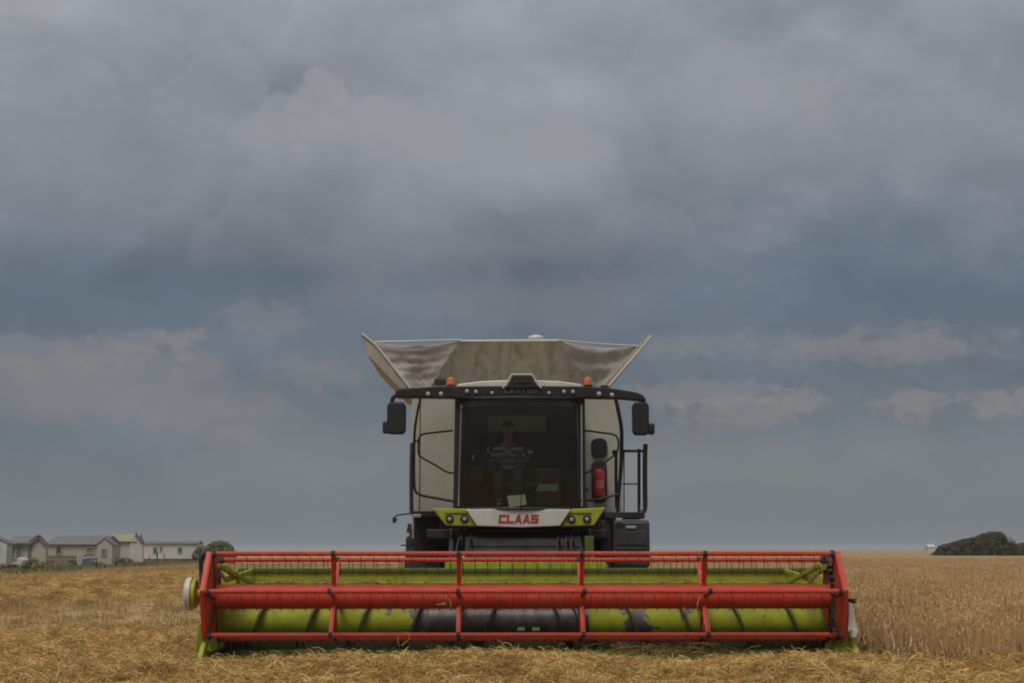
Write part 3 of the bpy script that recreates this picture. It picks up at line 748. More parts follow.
# side flaps: thick slabs hinged on the body, leaning outwards
def side(pts, name):
    return MB().prism([A(*p) for p in pts], (0, 2.5, 0)).build(name, 'tank', flap, bevel=.015)
side([(361, 334), (364.5, 333.5), (377, 346), (411, 388), (400, 389.5), (368, 356)], 'side_flap')
side([(651.5, 336), (649, 335), (638.5, 345), (602, 386), (611, 386)], 'side_flap')
MB().tube([A(361.5, 333.5, -.01), A(376, 345, -.01), A(410, 388, -.01)], .02, 6).build('flap_edge', 'white', flap)
MB().tube([A(651.5, 336, -.01), A(609, 386, -.01)], .02, 6).build('flap_edge', 'white', flap)
# folded fabric corners
def gore(tl, tr, br, bl, seed, folds=5, amp=.07):
    a, b_, c, d = A(*tl), A(*tr), A(*br), A(*bl)
    def fn(u, v):
        p = a.lerp(b_, u).lerp(d.lerp(c, u), v)
        w = math.sin(math.pi * u) * .9 + .1
        sag = .055 * math.sin(math.pi * u) * (1 - v)
        return p + Vector((0, amp * w * math.sin(v * folds * 6.283 + 1.5 * u + seed) + .12 * math.sin(math.pi * u) + .05 * fbm(u * 3, v * 3, 1, 3, seed), -sag))
    return MB().grid(fn, 22, 30).build('corner_fabric', 'fabric', flap, smooth=True, solid=.012)
gore((375, 342.5, .25), (461, 340.5, -.24), (430, 388, .16), (408, 388, .2), 0, 5.3, .007)
gore((557.5, 340.5, -.24), (640, 346, .25), (604, 386, .2), (588, 386, .16), 2, 2.3, .03)
MB().tube([A(375, 342, .22), A(418, 341, .05), A(461, 339.8, -.26)], .014, 6).build('fabric_hem', 'white', flap)
MB().tube([A(557.5, 340, -.26), A(600, 344, .03), A(638, 346, .22)], .014, 6).build('fabric_hem', 'white', flap)
rf = [p + Vector((0, 2.3, 0)) for p in (A(430, 388, .15), A(588, 386, .15))] + [p + Vector((0, 2.7, 0)) for p in (A(558.5, 343, .15), A(460.5, 343, .15))]
MB().prism(rf, (0, .04, 0)).build('rear_flap', 'tank', flap)
MB().lathe(A(536, 339.5, .1), (0, 0, 1), [(0, .13), (.02, .13), (.05, .11), (.07, .05), (.075, .001)], 20).build('satellite_receiver', 'white', flap, smooth=True)
MB().tube([at(447, 390, 23.4), at(446.5, 309, 23.4)], [.007, .004], 5).build('antenna', 'chrome', flap)
MB().box(A(440, 382, -.02), (.18, .06, .10)).build('flap_hinge', 'dark', flap, bevel=.01)

# ---------- cab
CY = 20.95                                   # plane of the front pillars
def C(px, py, dy=0): return at(px, py, CY + dy)
zw0 = C(520, 509).z; zw1 = C(520, 399).z
xl0, xl1 = C(456, 509).x, C(461, 399).x; xr0, xr1 = C(585, 509).x, C(580, 399).x
CB = 22.2
# floor, rear wall, roof lining : the cab is an open shell
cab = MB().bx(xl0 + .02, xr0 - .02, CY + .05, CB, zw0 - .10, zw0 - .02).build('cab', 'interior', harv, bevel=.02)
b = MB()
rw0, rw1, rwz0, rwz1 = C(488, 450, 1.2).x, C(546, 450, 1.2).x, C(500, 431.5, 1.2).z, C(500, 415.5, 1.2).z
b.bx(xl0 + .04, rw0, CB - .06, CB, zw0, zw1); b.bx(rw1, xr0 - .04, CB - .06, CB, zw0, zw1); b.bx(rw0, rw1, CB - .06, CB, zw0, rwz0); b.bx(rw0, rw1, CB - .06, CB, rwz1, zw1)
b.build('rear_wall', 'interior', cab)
MB().bx(rw0, rw1, CB - .045, CB - .02, rwz0, rwz1).build('rear_window', 'rearglass', cab)  # opaque pale pane; light coming through the window is put into its colour
# pillars
for (p0, p1, q0, q1) in ((453, 461.5, 455, 463.5), (577.5, 586, 576, 585)):
    pts = [C(p0, 509), C(p1, 509), C(q1, 398), C(q0, 398)]
    MB().prism(pts, (0, .10, 0)).build('pillar', 'black', cab, bevel=.015)
for (p0, q0) in ((458.6, 461.4), (581.8, 581.4)):
    MB().bar(C(p0, 506, -.02), C(q0, 405, -.02), .022, .02).build('pillar_trim', 'chrome', cab)
for x0, x1 in ((xl0 + .02, xl1 + .02), (xr0 - .02, xr1 - .02)):   # rear pillars
    MB().bar((x0, CB - .05, zw0), (x1, CB - .05, zw1), .09, .09).build('pillar', 'black', cab, bevel=.01)
# curved windscreen
for (ax, ay, bx_, by_, cx_, cy_) in ((461, 399, 470, 399, 461, 412), (579, 399, 570, 399, 579, 412), (459, 508, 467, 508, 459, 499), (582, 508, 573, 508, 582, 499)):
    MB().prism([C(ax, ay, -.0), C(bx_, by_, -.08), C(cx_, cy_, -.04)], (0, .03, 0)).build('corner_mask', 'black', cab)
def ws(u, v):
    l = C(460, 509).lerp(C(463, 399), v); r = C(580, 509).lerp(C(577, 399), v); p = l.lerp(r, u)
    return p + Vector((0, -.22 * (1 - (2 * u - 1) ** 2) - .05 * math.sin(math.pi * v), 0))
MB().grid(ws, 20, 12).build('windscreen', 'glass', cab, smooth=True)
# seal around the screen
edge = [ws(0, t / 10) for t in range(11)] + [ws(t / 12, 1) for t in range(1, 13)] + [ws(1, 1 - t / 10) for t in range(1, 11)] + [ws(1 - t / 12, 0) for t in range(1, 13)]
MB().tube(edge, .022, 6).build('windscreen_seal', 'black', cab)
for s_, x0, x1 in ((-1, xl0, xl1), (1, xr0, xr1)):   # side glass
    MB().prism([(x0, CY + .1, zw0), (x0, CB - .1, zw0), (x1, CB - .1, zw1), (x1, CY + .1, zw1)], (s_ * .006, 0, 0)).build('side_window', 'glass', cab)
MB().tube([ws(.5, 0) + Vector((0, -.03, 0)), ws(.5, .0) + Vector((.02, -.05, .25)), ws(.47, .5) + Vector((0, -.02, 0))], .008, 6).build('wiper', 'black', cab)
# roof: white cap and black visor
b = MB()
top = [C(455, 388.5), C(458, 384), C(480, 381), C(520, 379.5), C(560, 381), C(581, 384), C(584, 388.5)]
b.prism(top, (0, 1.45, 0)); b.build('roof', 'white', cab, bevel=.02)
b = MB()
vis = [C(397, 397.5), C(395.5, 392), C(400, 390), C(430, 387.5), C(458, 387), C(520, 386.5), C(583, 387), C(612, 389), C(636, 393), C(643, 396), C(643.5, 401), C(636, 400), C(620, 398.5), C(586, 398), C(560, 400.5), C(520, 401), C(480, 400.5), C(452, 398), C(420, 397.5)]
b.prism([p + Vector((0, -.10, 0)) for p in vis], (0, .30, 0)); b.build('visor', 'black', cab, bevel=.012)
b = MB(); bad = [C(505, 388, -.14), C(513, 375.5, -.14), C(531, 375.5, -.14), C(539.5, 388, -.14)]
b.prism([p for p in bad], (0, .2, 0)); b.build('roof_scoop', 'black', cab, bevel=.008)
b = MB(); b.tube([C(503, 388, -.13), C(511.8, 374.6, -.13), C(532.2, 374.6, -.13), C(541, 388, -.13)], .014, 6); b.build('scoop_trim', 'white', cab)
MB().box(C(522, 382, -.15), (.22, .01, .012)).build('scoop_grille', 'grey', cab)
# work lights
for px, py, m_, r_ in ((428, 394, 'lens', .033), (441, 394, 'lens', .033), (467, 391.5, 'chrome', .03), (476, 392, 'chrome', .03), (492, 393, 'amber', .0), (549, 393, 'amber', .0), (564, 392, 'chrome', .03), (573, 392, 'chrome', .03), (599, 394, 'lens', .036), (612, 395, 'lens', .033), (492, 393, 'lens', .026), (549, 393, 'lens', .026)):
    if r_: MB().lathe(C(px, py, -.105), (0, -1, 0), [(-.01, r_ * .95), (.012, r_ * .95), (.013, r_ * .85), (.022, r_ * .6), (.025, .001)], 14).build('work_light', m_, cab, smooth=True)
for px in (451, 588):
    p = C(px, 387, .15)
    bc = MB().lathe(p, (0, 0, 1), [(0, .065), (.025, .065), (.027, .045), (.05, .045)], 14).build('beacon', 'black', cab)
    MB().lathe(p + Vector((0, 0, .03)), (0, 0, 1), [(0, .062), (.08, .06), (.11, .045), (.12, .01)], 16).build('beacon_lens', 'amber', bc, smooth=True)
MB().box(C(604, 387, .1), (.1, .06, .05)).build('beacon_plinth', 'black', cab, bevel=.01)
# mirrors
for s_, arm, body_, sm in ((-1, [(398, 394), (393, 398), (392, 404)], (387, 405.5, 402, 434), (382.5, 389.5, 421, 433.5)), (1, [(640, 398), (643.5, 399), (643.5, 404)], (632.5, 649.5, 402, 435), (648, 655, 423, 434.5))):
    a = MB().tube(arc([C(x, y, -.05) for x, y in arm], 4), .032, 8).build('mirror_arm', 'black', cab, smooth=True)
    p0 = C(body_[0], body_[2], -.1); p1 = C(body_[1], body_[3], -.1)
    k = .012 * s_
    mb_ = MB().prism([(p0.x + .03, p0.y, p0.z), (p1.x - .03, p0.y, p0.z), (p1.x, p0.y, p0.z - .06), (p1.x - .02 * 0, p0.y, p1.z + .06), (p1.x - .03, p0.y, p1.z), (p0.x + .03, p0.y, p1.z), (p0.x, p0.y, p1.z + .06), (p0.x, p0.y, p0.z - .06)], (0, .14, 0)).build('mirror', 'black', cab, bevel=.025)
    p0 = C(sm[0], sm[2], -.08); p1 = C(sm[1], sm[3], -.08)
    MB().bx(p0.x, p1.x, p0.y, p0.y + .1, p1.z, p0.z).build('wide_angle_mirror', 'black', mb_, bevel=.03)
# front skirt below the windscreen: white middle, green corners, lamps, lettering
def skirt(px_list, m_, name, dy):
    pts = [C(px, py, dy) for px, py in px_list]
    return MB().prism(pts, (0, .18, 0)).build(name, m_, cab, bevel=.012)
skirt([(466, 509.5), (520, 508.5), (571, 509.5), (560, 526), (520, 527.5), (477, 526)], 'white', 'front_skirt', -.20)
gl_ = skirt([(432, 508), (470, 509), (480, 526.5), (446, 525.5)], 'green', 'lamp_panel', -.14)
gr_ = skirt([(572, 509), (605.5, 507.5), (594, 525.5), (561, 526.5)], 'green', 'lamp_panel', -.14)
for g_, pl in ((gl_, ((449.5, 519), (464.5, 519))), (gr_, ((571.5, 519.5), (587, 519)))):
    for px, py in pl:
        MB().lathe(C(px, py, -.142), (0, -1, 0), [(-.01, .062), (.012, .062), (.014, .05)], 18).build('headlight_ring', 'dark', g_, smooth=True)
        MB().lathe(C(px, py, -.156), (0, -1, 0), [(0, .028), (.01, .024), (.014, .001)], 16).build('headlight', 'lens', g_, smooth=True)
    (xa, ya), (xb, yb) = pl
    MB().box(C((xa + xb) / 2, 513, -.145), (.36, .02, .012)).build('panel_line', 'dkgreen', g_)
MB().bx(C(440, 500).x, C(600, 500).x, CY + .0, CY + .16, zc0 - .02, C(500, 511).z).build('cab_sill', 'dark', cab, bevel=.01)
GL = {'C': [(0, 0, 1, .24), (0, .76, 1, 1), (0, 0, .28, 1)], 'L': [(0, 0, .28, 1), (0, 0, 1, .24)],
      'A': 'A', 'S': [(0, 0, 1, .22), (0, .78, 1, 1), (0, .40, 1, .61), (0, .5, .28, .9), (.72, .1, 1, .5)],
      'E': [(0, 0, .26, 1), (0, 0, 1, .2), (0, .8, 1, 1), (0, .4, .9, .6)], 'I': [(.3, 0, .62, 1)], 'O': [(0, 0, .26, 1), (.74, 0, 1, 1), (0, 0, 1, .2), (0, .8, 1, 1)],
      'N': [(0, 0, .24, 1), (.76, 0, 1, 1), (.22, .55, .5, .85), (.5, .2, .78, .5)], 'X': None}
def lettering(word, p, w, h, gap, m_, parent, name, shear=.25, dy=-.006):
    n = len(word); cw = (w - gap * (n - 1)) / n; b = MB(); zz = 0
    for i, ch in enumerate(word):
        ox = p.x - w / 2 + i * (cw + gap); oz = p.z - h / 2
        def q(u, v): return Vector((ox + u * cw + (v - .5) * h * shear, p.y, oz + v * h))
        if GL[ch] == 'A':
            for k, pl in enumerate((((0, 0), (.27, 0), (.62, 1), (.36, 1)), ((.73, 0), (1, 0), (.64, 1), (.40, 1)), ((.2, .2), (.8, .2), (.74, .40), (.26, .40)))):
                b.prism([q(*c) + Vector((0, -.0006 * k, 0)) for c in pl], (0, .006, 0))
            continue
        if GL[ch] is None:
            for k, (u0, u1) in enumerate(((0, .72), (.72, 0))):
                b.prism([q(u0, 0) + Vector((0, -.0004 * k, 0)), q(u0 + .28, 0) + Vector((0, -.0004 * k, 0)), q(u1 + .28, 1) + Vector((0, -.0004 * k, 0)), q(u1, 1) + Vector((0, -.0004 * k, 0))], (0, .004, 0))
            continue
        for k, (u0, v0, u1, v1) in enumerate(GL[ch]):
            o_ = Vector((0, -.0006 * k, 0)); b.prism([q(u0, v0) + o_, q(u1, v0) + o_, q(u1, v1) + o_, q(u0, v1) + o_], (0, .006, 0))
    return b.build(name, m_, parent)
lettering('CLAAS', C(518.5, 518.8, -.208), (538 - 499) / 68.2, 8.3 / 68.2, .010, 'logo_red', cab, 'maker_lettering', .12)
lettering('LEXION', C(521, 391, -.108), 33 / 68.2, 3.6 / 68.2, .02, 'logo_grey', cab, 'model_lettering', .1)
# interior: seat, console, steering column
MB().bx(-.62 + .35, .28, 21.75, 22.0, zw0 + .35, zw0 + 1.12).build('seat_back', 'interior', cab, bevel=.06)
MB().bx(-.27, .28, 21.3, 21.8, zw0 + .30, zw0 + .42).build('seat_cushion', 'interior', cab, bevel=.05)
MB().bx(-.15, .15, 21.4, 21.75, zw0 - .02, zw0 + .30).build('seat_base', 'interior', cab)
sc0 = C(517, 508, .35); sc1 = C(519, 456, .25)
MB().tube([sc0, sc1.lerp(sc0, .5), sc1], [.10, .085, .06], 12).build('steering_column', 'grey', cab, smooth=True)
b = MB(); cc_ = sc1 + Vector((0, .0, .03)); ring = [cc_ + Vector((math.cos(k / 20 * 6.283) * .2, math.sin(k / 20 * 6.283) * .14, math.sin(k / 20 * 6.283) * .13)) for k in range(21)]
b.tube(ring, .014, 6)
for k in range(3): b.tube([cc_, ring[2 + k * 7]], .012, 6)
b.lathe(cc_ - Vector((0, 0, .02)), (0, -.6, .8), [(0, .05), (.03, .05)], 12); b.build('steering_wheel', 'black', cab, smooth=True)
p0 = C(538, 496, .5)
MB().bx(p0.x - .05, p0.x + .35, p0.y, p0.y + .45, zw0 + .05, zw0 + .62).build('armrest_console', 'grey', cab, bevel=.03)
MB().box(C(547, 488, .4), (.34, .02, .10), (.3, 0, 0)).build('display', 'rearglass', cab, bevel=.008)
b = MB()
for px, py, w_, h_ in ((474, 455, .16, .2), (487, 449, .09, .12), (476, 475, .2, .28), (492, 466, .1, .15)): b.box(C(px, py, .55), (w_, .1, h_))
b.build('left_controls', 'interior', cab, bevel=.02)
for px, py, m_ in ((473, 458, 'chrome'), (488, 450, 'chrome')): MB().box(C(px, py, .48), (.03, .02, .09)).build('control_label', m_, cab)
# ---------- rails and door frames beside the cab
def rail(pts, r, y, name, m_='black', par=None, n=5):
    P = [at(p[0], p[1], (p[2] if len(p) > 2 else y)) for p in pts]
    return MB().tube(arc(P, n) if n else P, r, 6).build(name, m_, par or harv, smooth=True)
rail([(421, 396), (417, 415), (414.5, 435), (414, 470), (414.5, 487), (417, 493), (424, 496), (438, 498.5), (454, 501.5)], .022, 21.4, 'door_frame')
rail([(453, 430.5), (440, 432), (424, 434), (419.5, 437), (418.5, 443), (418.5, 452), (421, 457), (435, 465), (447, 472), (454, 473)], .016, 21.35, 'grab_rail')
rail([(415, 441), (418, 441)], .016, 21.38, 'grab_rail', n=0)
rail([(412, 443), (411.3, 480), (411.5, 514)], .035, 21.9, 'corner_rail', 'grey')
rail([(615, 396), (618.5, 412), (621.5, 430), (621.5, 455), (620.5, 475), (618, 500), (618, 512)], .032, 21.4, 'door_frame')
rail([(582, 400), (583, 450), (585, 500), (587, 508)], .022, 21.0, 'door_frame', n=3)
rail([(584, 430.5), (600, 432.5), (613, 434.5), (617.5, 438), (618.5, 445), (616.5, 453), (608, 460), (598, 467), (585, 473.5)], .016, 21.35, 'grab_rail')
rail([(585, 501), (600, 499), (619, 494)], .02, 21.35, 'grab_rail')
rail([(616, 453), (616, 480), (616.5, 508)], .026, 21.6, 'door_frame', n=0)
MB().box(at(587, 489.5, 21.0), (.05, .05, .06)).build('door_latch', 'black', harv, bevel=.01)
MB().box(at(615, 452.5, 21.5), (.08, .06, .07)).build('door_latch', 'black', harv, bevel=.01)
# oval vent on the right body panel and extinguisher recess
def oval(px0, px1, py0, py1, Y, d, m_, name, par):
    a = at(px0, py0, Y); c = at(px1, py1, Y); w = (c.x - a.x) / 2; h = (a.z - c.z) / 2; cx = (a.x + c.x) / 2; cz = (a.z + c.z) / 2; r = min(w, h) * .8
    pts = []
    for k in range(24):
        t = k / 24 * 6.283; x = math.cos(t); z = math.sin(t)
        pts.append((cx + (w - r) * (1 if x > 0 else -1) + r * x, Y, cz + (h - r) * (1 if z > 0 else -1) + r * z))
    return MB().prism(pts, (0, d, 0)).build(name, m_, par, bevel=.01)
oval(591, 607.5, 438, 457.5, 22.235, .04, 'black', 'oval_vent', body)
oval(591, 607.5, 460.5, 503, 22.262, .016, 'grey', 'extinguisher_recess', body)
# ---------- ladder platform on the right
lad = rail([(622, 451), (643, 451)], .024, 21.5, 'platform_rail', n=0)
rail([(622.5, 484), (640, 484)], .012, 21.5, 'rail_bar', par=lad, n=0)
rail([(639, 449), (639, 514)], .026, 21.5, 'rail_post', par=lad, n=0)
rail([(624, 452), (624, 514)], .010, 21.5, 'rail_post', par=lad, n=0)
for dx in (0,):
    b = MB(); b.tube(arc([at(645.5, 444, 21.45), at(645, 460, 21.45), at(645, 490, 21.45), at(645, 508, 21.45), at(642, 513, 21.45)], 5), .036, 8)
    b.tube(arc([at(645, 446, 22.0), at(645, 460, 22.0), at(645, 508, 22.0)], 4), .028, 8); b.build('ladder_side', 'dark', lad, smooth=True)
for py in (455, 470, 486, 500):
    MB().tube([at(645, py, 21.45), at(645, py, 22.0)], .018, 6).build('rung', 'dark', lad)
MB().box(at(642, 511, 21.45), (.06, .04, .10)).build('ladder_hook', 'chrome', lad, bevel=.01)
p0 = at(605, 512, 21.3); p1 = at(645, 518.5, 21.3); MB().bx(p0.x, p1.x, 21.3, 22.2, p1.z, p0.z).build('platform', 'dark', harv, bevel=.01)
p0 = at(613, 520, 21.25); p1 = at(650.5, 568, 21.25)
bxo = MB().bx(p0.x, p1.x, 21.25, 22.1, p1.z, p0.z).build('battery_box', 'grey', harv, bevel=.05)
q0 = at(617, 531, 21.24); q1 = at(646, 545, 21.24); MB().bx(q0.x, q1.x, 21.235, 21.26, q1.z, q0.z).build('box_lid', 'grey', bxo, bevel=.008)
q0 = at(626, 526, 21.24); q1 = at(636, 529, 21.24); MB().bx(q0.x, q1.x, 21.225, 21.26, q1.z, q0.z).build('box_handle', 'chrome', bxo, bevel=.01)
q0 = at(616, 548, 21.24); q1 = at(646, 551, 21.24); MB().bx(q0.x, q1.x, 21.22, 21.26, q1.z, q0.z).build('box_step', 'black', bxo, bevel=.01)
MB().box(at(619, 520, 21.2), (.10, .05, .05)).build('marker_lamp', 'chrome', bxo, bevel=.01)
q0 = at(601, 520, 21.3); q1 = at(612, 569, 21.3); MB().bx(q0.x, q1.x, 21.35, 22.0, q1.z, q0.z).build('step_side', 'dark', harv, bevel=.02)
MB().box(at(604, 566, 21.28), (.12, .05, .04)).build('step_lamp', 'chrome', harv, bevel=.01)
# left marker arm and lamp
rail([(413, 513.5), (402, 514.5), (397, 515.5), (394.5, 518), (394, 523)], .013, 21.6, 'marker_arm')
MB().box(at(394.3, 520, 21.6), (.05, .05, .09)).build('marker_lamp', 'black', harv, bevel=.01)
rail([(398, 519), (395, 521)], .01, 21.6, 'marker_arm', n=0)
MB().box(at(409, 543.5, 21.8), (.09, .08, .13)).build('side_lamp', 'grey', harv, bevel=.01)
rail([(401, 545.5), (407, 545)], .012, 21.8, 'side_lamp_arm', n=0)
MB().box(at(417, 516, 21.6), (.13, .05, .05)).build('front_marker', 'chrome', harv, bevel=.01)
p0 = at(412, 511, 21.7); p1 = at(440, 517, 21.7); MB().bx(p0.x, p1.x, 21.7, 22.2, p1.z, p0.z).build('platform', 'dark', harv, bevel=.01)

# ================================================================== fire extinguisher
p = at(599.5, 497, 22.16)
ext = empty('fire_extinguisher', p, 'red fire extinguisher mounted upright on the cream panel right of the cab', 'fire extinguisher')
hh = (497 - 468) / 63.9
MB().lathe(p, (0, 0, 1), [(0, .07), (.01, .09), (.03, .094), (hh - .08, .094), (hh - .04, .08), (hh - .015, .035), (hh, .03)], 20).build('cylinder', 'extred', ext, smooth=True)
MB().box(p + Vector((0, -.01, hh + .02)), (.05, .06, .05)).build('valve', 'black', ext)
MB().bar(p + Vector((-.05, -.02, hh + .05)), p + Vector((.05, -.02, hh + .03)), .03, .014).build('handle', 'dark', ext)
MB().tube(arc([p + Vector((.02, -.02, hh)), p + Vector((.09, -.03, hh - .05)), p + Vector((.10, -.03, hh - .2)), p + Vector((.07, -.05, .08))], 5), .011, 6).build('hose', 'black', ext, smooth=True)
b = MB(); b.grid(lambda u, v: p + Vector((math.sin((u - .5) * 1.4) * .0955, -math.cos((u - .5) * 1.4) * .0955, .13 + v * .12)), 8, 1); b.build('instruction_label', mat('extinguisher_label', (.50, .20, .17), .5), ext)
b = MB(); b.box(p + Vector((0, .02, .09)), (.20, .012, .025)); b.box(p + Vector((0, .02, .30)), (.20, .012, .025)); b.build('mounting_strap', 'dark', ext)
# paper on the dashboard
b = MB(); b.prism([C(507, 496, .02), C(525, 494.5, .02), C(526.5, 504.5, -.04), C(509.5, 507.5, -.04)], (0, .004, 0))
o = b.build('paper_sheet', 'paper'); tag(o, 'pale sheet of paper propped behind the bottom of the windscreen', 'paper')

# ================================================================== driver
hp = C(508, 430, .62)                        # centre of the head
hip = Vector((hp.x + .0, 21.62, zw0 + .50)); 
drv = empty('person', hip, 'driver in a blue and white striped shirt sitting behind the windscreen', 'person')
def skin_mesh(name, chains, m_, parent, sub=2):
    """chains: list of [(x,y,z,r)...]; the first vertex of a chain that equals an existing one is shared"""
    V_, E, Rr = [], [], []
    def idx(v):
        for i, q in enumerate(V_):
            if (q - v).length < 1e-5: return i
        V_.append(v); Rr.append(None); return len(V_) - 1
    for ch in chains:
        pr = None
        for (x, y, z, r) in ch:
            i = idx(Vector((x, y, z)));
            if Rr[i] is None: Rr[i] = r
            if pr is not None and pr != i: E.append((pr, i))
            pr = i
    me = bpy.data.meshes.new(name); me.from_pydata([tuple(v) for v in V_], E, []); me.materials.append(MT[m_])
    o = bpy.data.objects.new(name, me); COL.objects.link(o); o.parent = parent
    md = o.modifiers.new('skin', 'SKIN'); md.use_smooth_shade = True
    for i, sv in enumerate(me.skin_vertices[0].data):
        r = Rr[i]; sv.radius = (r, r) if not isinstance(r, tuple) else r; sv.use_root = (i == 0)
    md2 = o.modifiers.new('sub', 'SUBSURF'); md2.levels = sub; md2.render_levels = sub
    return o
hx, hy, hz = hp.x - hip.x, hp.y - hip.y, hp.z - hip.z
TZ = hz - .27
ch = [[(0, 0, 0, .13), (0, .04, TZ * .5, .12), (0, .03, TZ, .13), (hx * .7, -.0, hz - .20, .065), (hx, hy, hz - .09, .06), (hx, hy - .005, hz - .02, .085), (hx, hy, hz + .06, .088), (hx, hy, hz + .105, .05)],
      [(hx, hy - .005, hz - .02, .085), (hx, hy - .09, hz - .025, .018)]]
wheelc = sc1 - hip
for s_ in (-1, 1):
    ch.append([(hx, hy - .005, hz - .02, .085), (hx + s_ * .085, hy + .01, hz - .02, .016)])
    ch.append([(0, 0, 0, .13), (s_ * .10, -.05, -.02, .09), (s_ * .14, -.42, .0, .07), (s_ * .14, -.50, -.18, .055), (s_ * .14, -.48, -.42, .042), (s_ * .14, -.58, -.46, .035)])
    hand = (wheelc.x + s_ * .17, wheelc.y + .02, wheelc.z + .05)
    ch.append([(0, .03, TZ, .13), (s_ * .17, .02, TZ - .01, .06), (s_ * .25, -.04, TZ - .24, .045), (hand[0] + s_ * .03, hand[1] + .12, hand[2] - .02, .03), (*hand, .030)])
    for k in range(4):
        a = hand; fx = (k - 1.5) * .019
        ch.append([(*a, .030), (a[0] + fx, a[1] - .05, a[2] + .02, .010), (a[0] + fx * 1.1, a[1] - .075 + abs(fx) * .2, a[2] + .0, .009), (a[0] + fx * 1.1, a[1] - .065, a[2] - .03, .008)])
    ch.append([(*hand, .030), (hand[0] - s_ * .035, hand[1] - .02, hand[2] + .02, .011), (hand[0] - s_ * .045, hand[1] - .045, hand[2] + .03, .009)])
skin_mesh('body', ch, 'skin', drv)
sh = [[(0, 0, 0, .145), (0, .04, TZ * .5, .142), (0, .03, TZ, .150), (hx * .5, .01, hz - .19, .075)]]
for s_ in (-1, 1): sh.append([(0, .03, TZ, .150), (s_ * .17, .02, TZ - .01, .078), (s_ * .25, -.04, TZ - .23, .062), (s_ * .24, -.10, TZ - .28, .058)])
skin_mesh('shirt', sh, 'shirt', drv)
tr_ = [[(0, -.01, -.03, .145), (s_ * .10, -.05, -.02, .105), (s_ * .14, -.42, .0, .085), (s_ * .14, -.50, -.18, .068), (s_ * .14, -.48, -.38, .055)] for s_ in (-1, 1)]
skin_mesh('trousers', tr_, 'denim', drv)
for s_ in (-1, 1): skin_mesh('boot', [[(s_ * .14, -.485, -.34, .06), (s_ * .14, -.48, -.44, .052), (s_ * .14, -.60, -.47, .042)]], 'black', drv, 1)
b = MB(); bmesh.ops.create_uvsphere(b.b, u_segments=20, v_segments=12, radius=.105, matrix=Matrix.Translation(hp + Vector((0, .02, .055))) @ Matrix.Diagonal((.95, 1.0, .85, 1))); b.build('hair', 'hair', drv, smooth=True)
b = MB()
for s_ in (-1, 1): bmesh.ops.create_uvsphere(b.b, u_segments=8, v_segments=6, radius=.012, matrix=Matrix.Translation(hp + Vector((s_ * .03, -.078, .0))))
b.build('eyes', 'black', drv, smooth=True)
MB().box(hp + Vector((0, -.080, -.065)), (.045, .012, .010)).build('mouth', 'extred', drv)

# ================================================================== caravans
def caravan(name, label, x0, x1, Y, D, zbase, zeave, zridge, wall, roof, axis='x', wins=(), gable_left=False, trim=True, ridge_off=0, extra=None):
    """long side faces the camera between world x0..x1 at depth Y"""
    r = empty(name, ((x0 + x1) / 2, Y, 0), label, 'caravan', 'static caravans along the field edge')
    MB().bx(x0, x1, Y, Y + D, zbase, zeave).build('wall', wall, r, bevel=.03)
    MB().bx(x0 + .1, x1 - .1, Y + .1, Y + D - .1, 0, zbase - .01).build('skirting', 'cv_trim', r)
    b = MB()
    if axis == 'x': b.prism([(x0 - .15, Y - .2, zeave + .004), (x0 - .15, Y + D / 2, zridge), (x0 - .15, Y + D + .2, zeave + .004)], (x1 - x0 + .3, 0, 0))
    else: b.prism([(x0 - .2, Y - .25, zeave + .004), ((x0 + x1) / 2 + ridge_off, Y - .25, zridge), (x1 + .2, Y - .25, zeave + .004)], (0, D + .4, 0))
    b.build('roof', roof, r)
    if axis == 'y':      # pale gable infill proud of the roof end
        MB().prism([(x0 + .15, Y - .27, zeave), ((x0 + x1) / 2 + ridge_off, Y - .27, zridge - .25), (x1 - .15, Y - .27, zeave)], (0, .03, 0)).build('gable', wall, r)
        MB().bx(x0 + .003, x1 - .003, Y - .265, Y - .01, zbase, zeave - .01).build('gable_wall', wall, r)
    if trim:
        MB().bx(x0 - .16, x1 + .16, Y - .30, Y - .22, zeave - .06, zeave + .05).build('fascia', 'cv_roof' if axis == 'x' else 'white', r)
        for xx in (x0, x1 - .1): MB().bx(xx, xx + .1, Y - .29, Y - .20, zbase, zeave - .07).build('corner_trim', 'cv_trim', r)
    yf = Y - (.27 if axis == 'y' else 0)
    for (wx0, wx1, wz0, wz1, pm) in wins:
        w = MB(); t_ = .07
        w.bx(wx0, wx1, yf - .07, yf - .012, wz0, wz0 + t_); w.bx(wx0, wx1, yf - .07, yf - .012, wz1 - t_, wz1)
        w.bx(wx0, wx0 + t_, yf - .07, yf - .012, wz0 + t_, wz1 - t_); w.bx(wx1 - t_, wx1, yf - .07, yf - .012, wz0 + t_, wz1 - t_)
        if wx1 - wx0 > .8: w.bx((wx0 + wx1) / 2 - .04, (wx0 + wx1) / 2 + .04, yf - .07, yf - .012, wz0 + t_, wz1 - t_)
        w = w.build('window', 'cv_beige', r)
        MB().bx(wx0 + .03, wx1 - .03, yf - .045, yf - .02, wz0 + .03, wz1 - .03).build('pane', pm, w)
    return r
def px(x, Y): return at(x, 550, Y).x
def pz(y, Y, x=60): return at(x, y, Y).z
def win(x0, x1, y0, y1, Y, m_='pane'): return (px(x0, Y), px(x1, Y), pz(y1, Y, x0), pz(y0, Y, x0), m_)
Y1 = 97
caravan('static_caravan', 'pale caravan cut off by the left edge of the photo, dark gable roof edge', px(-46, Y1), px(8, Y1), Y1, .9, .45, pz(543.5, Y1), pz(530, Y1), 'cv_white', 'cv_roof', 'y', [win(-12, 1, 546, 560, Y1)], trim=False)
Y2 = 102
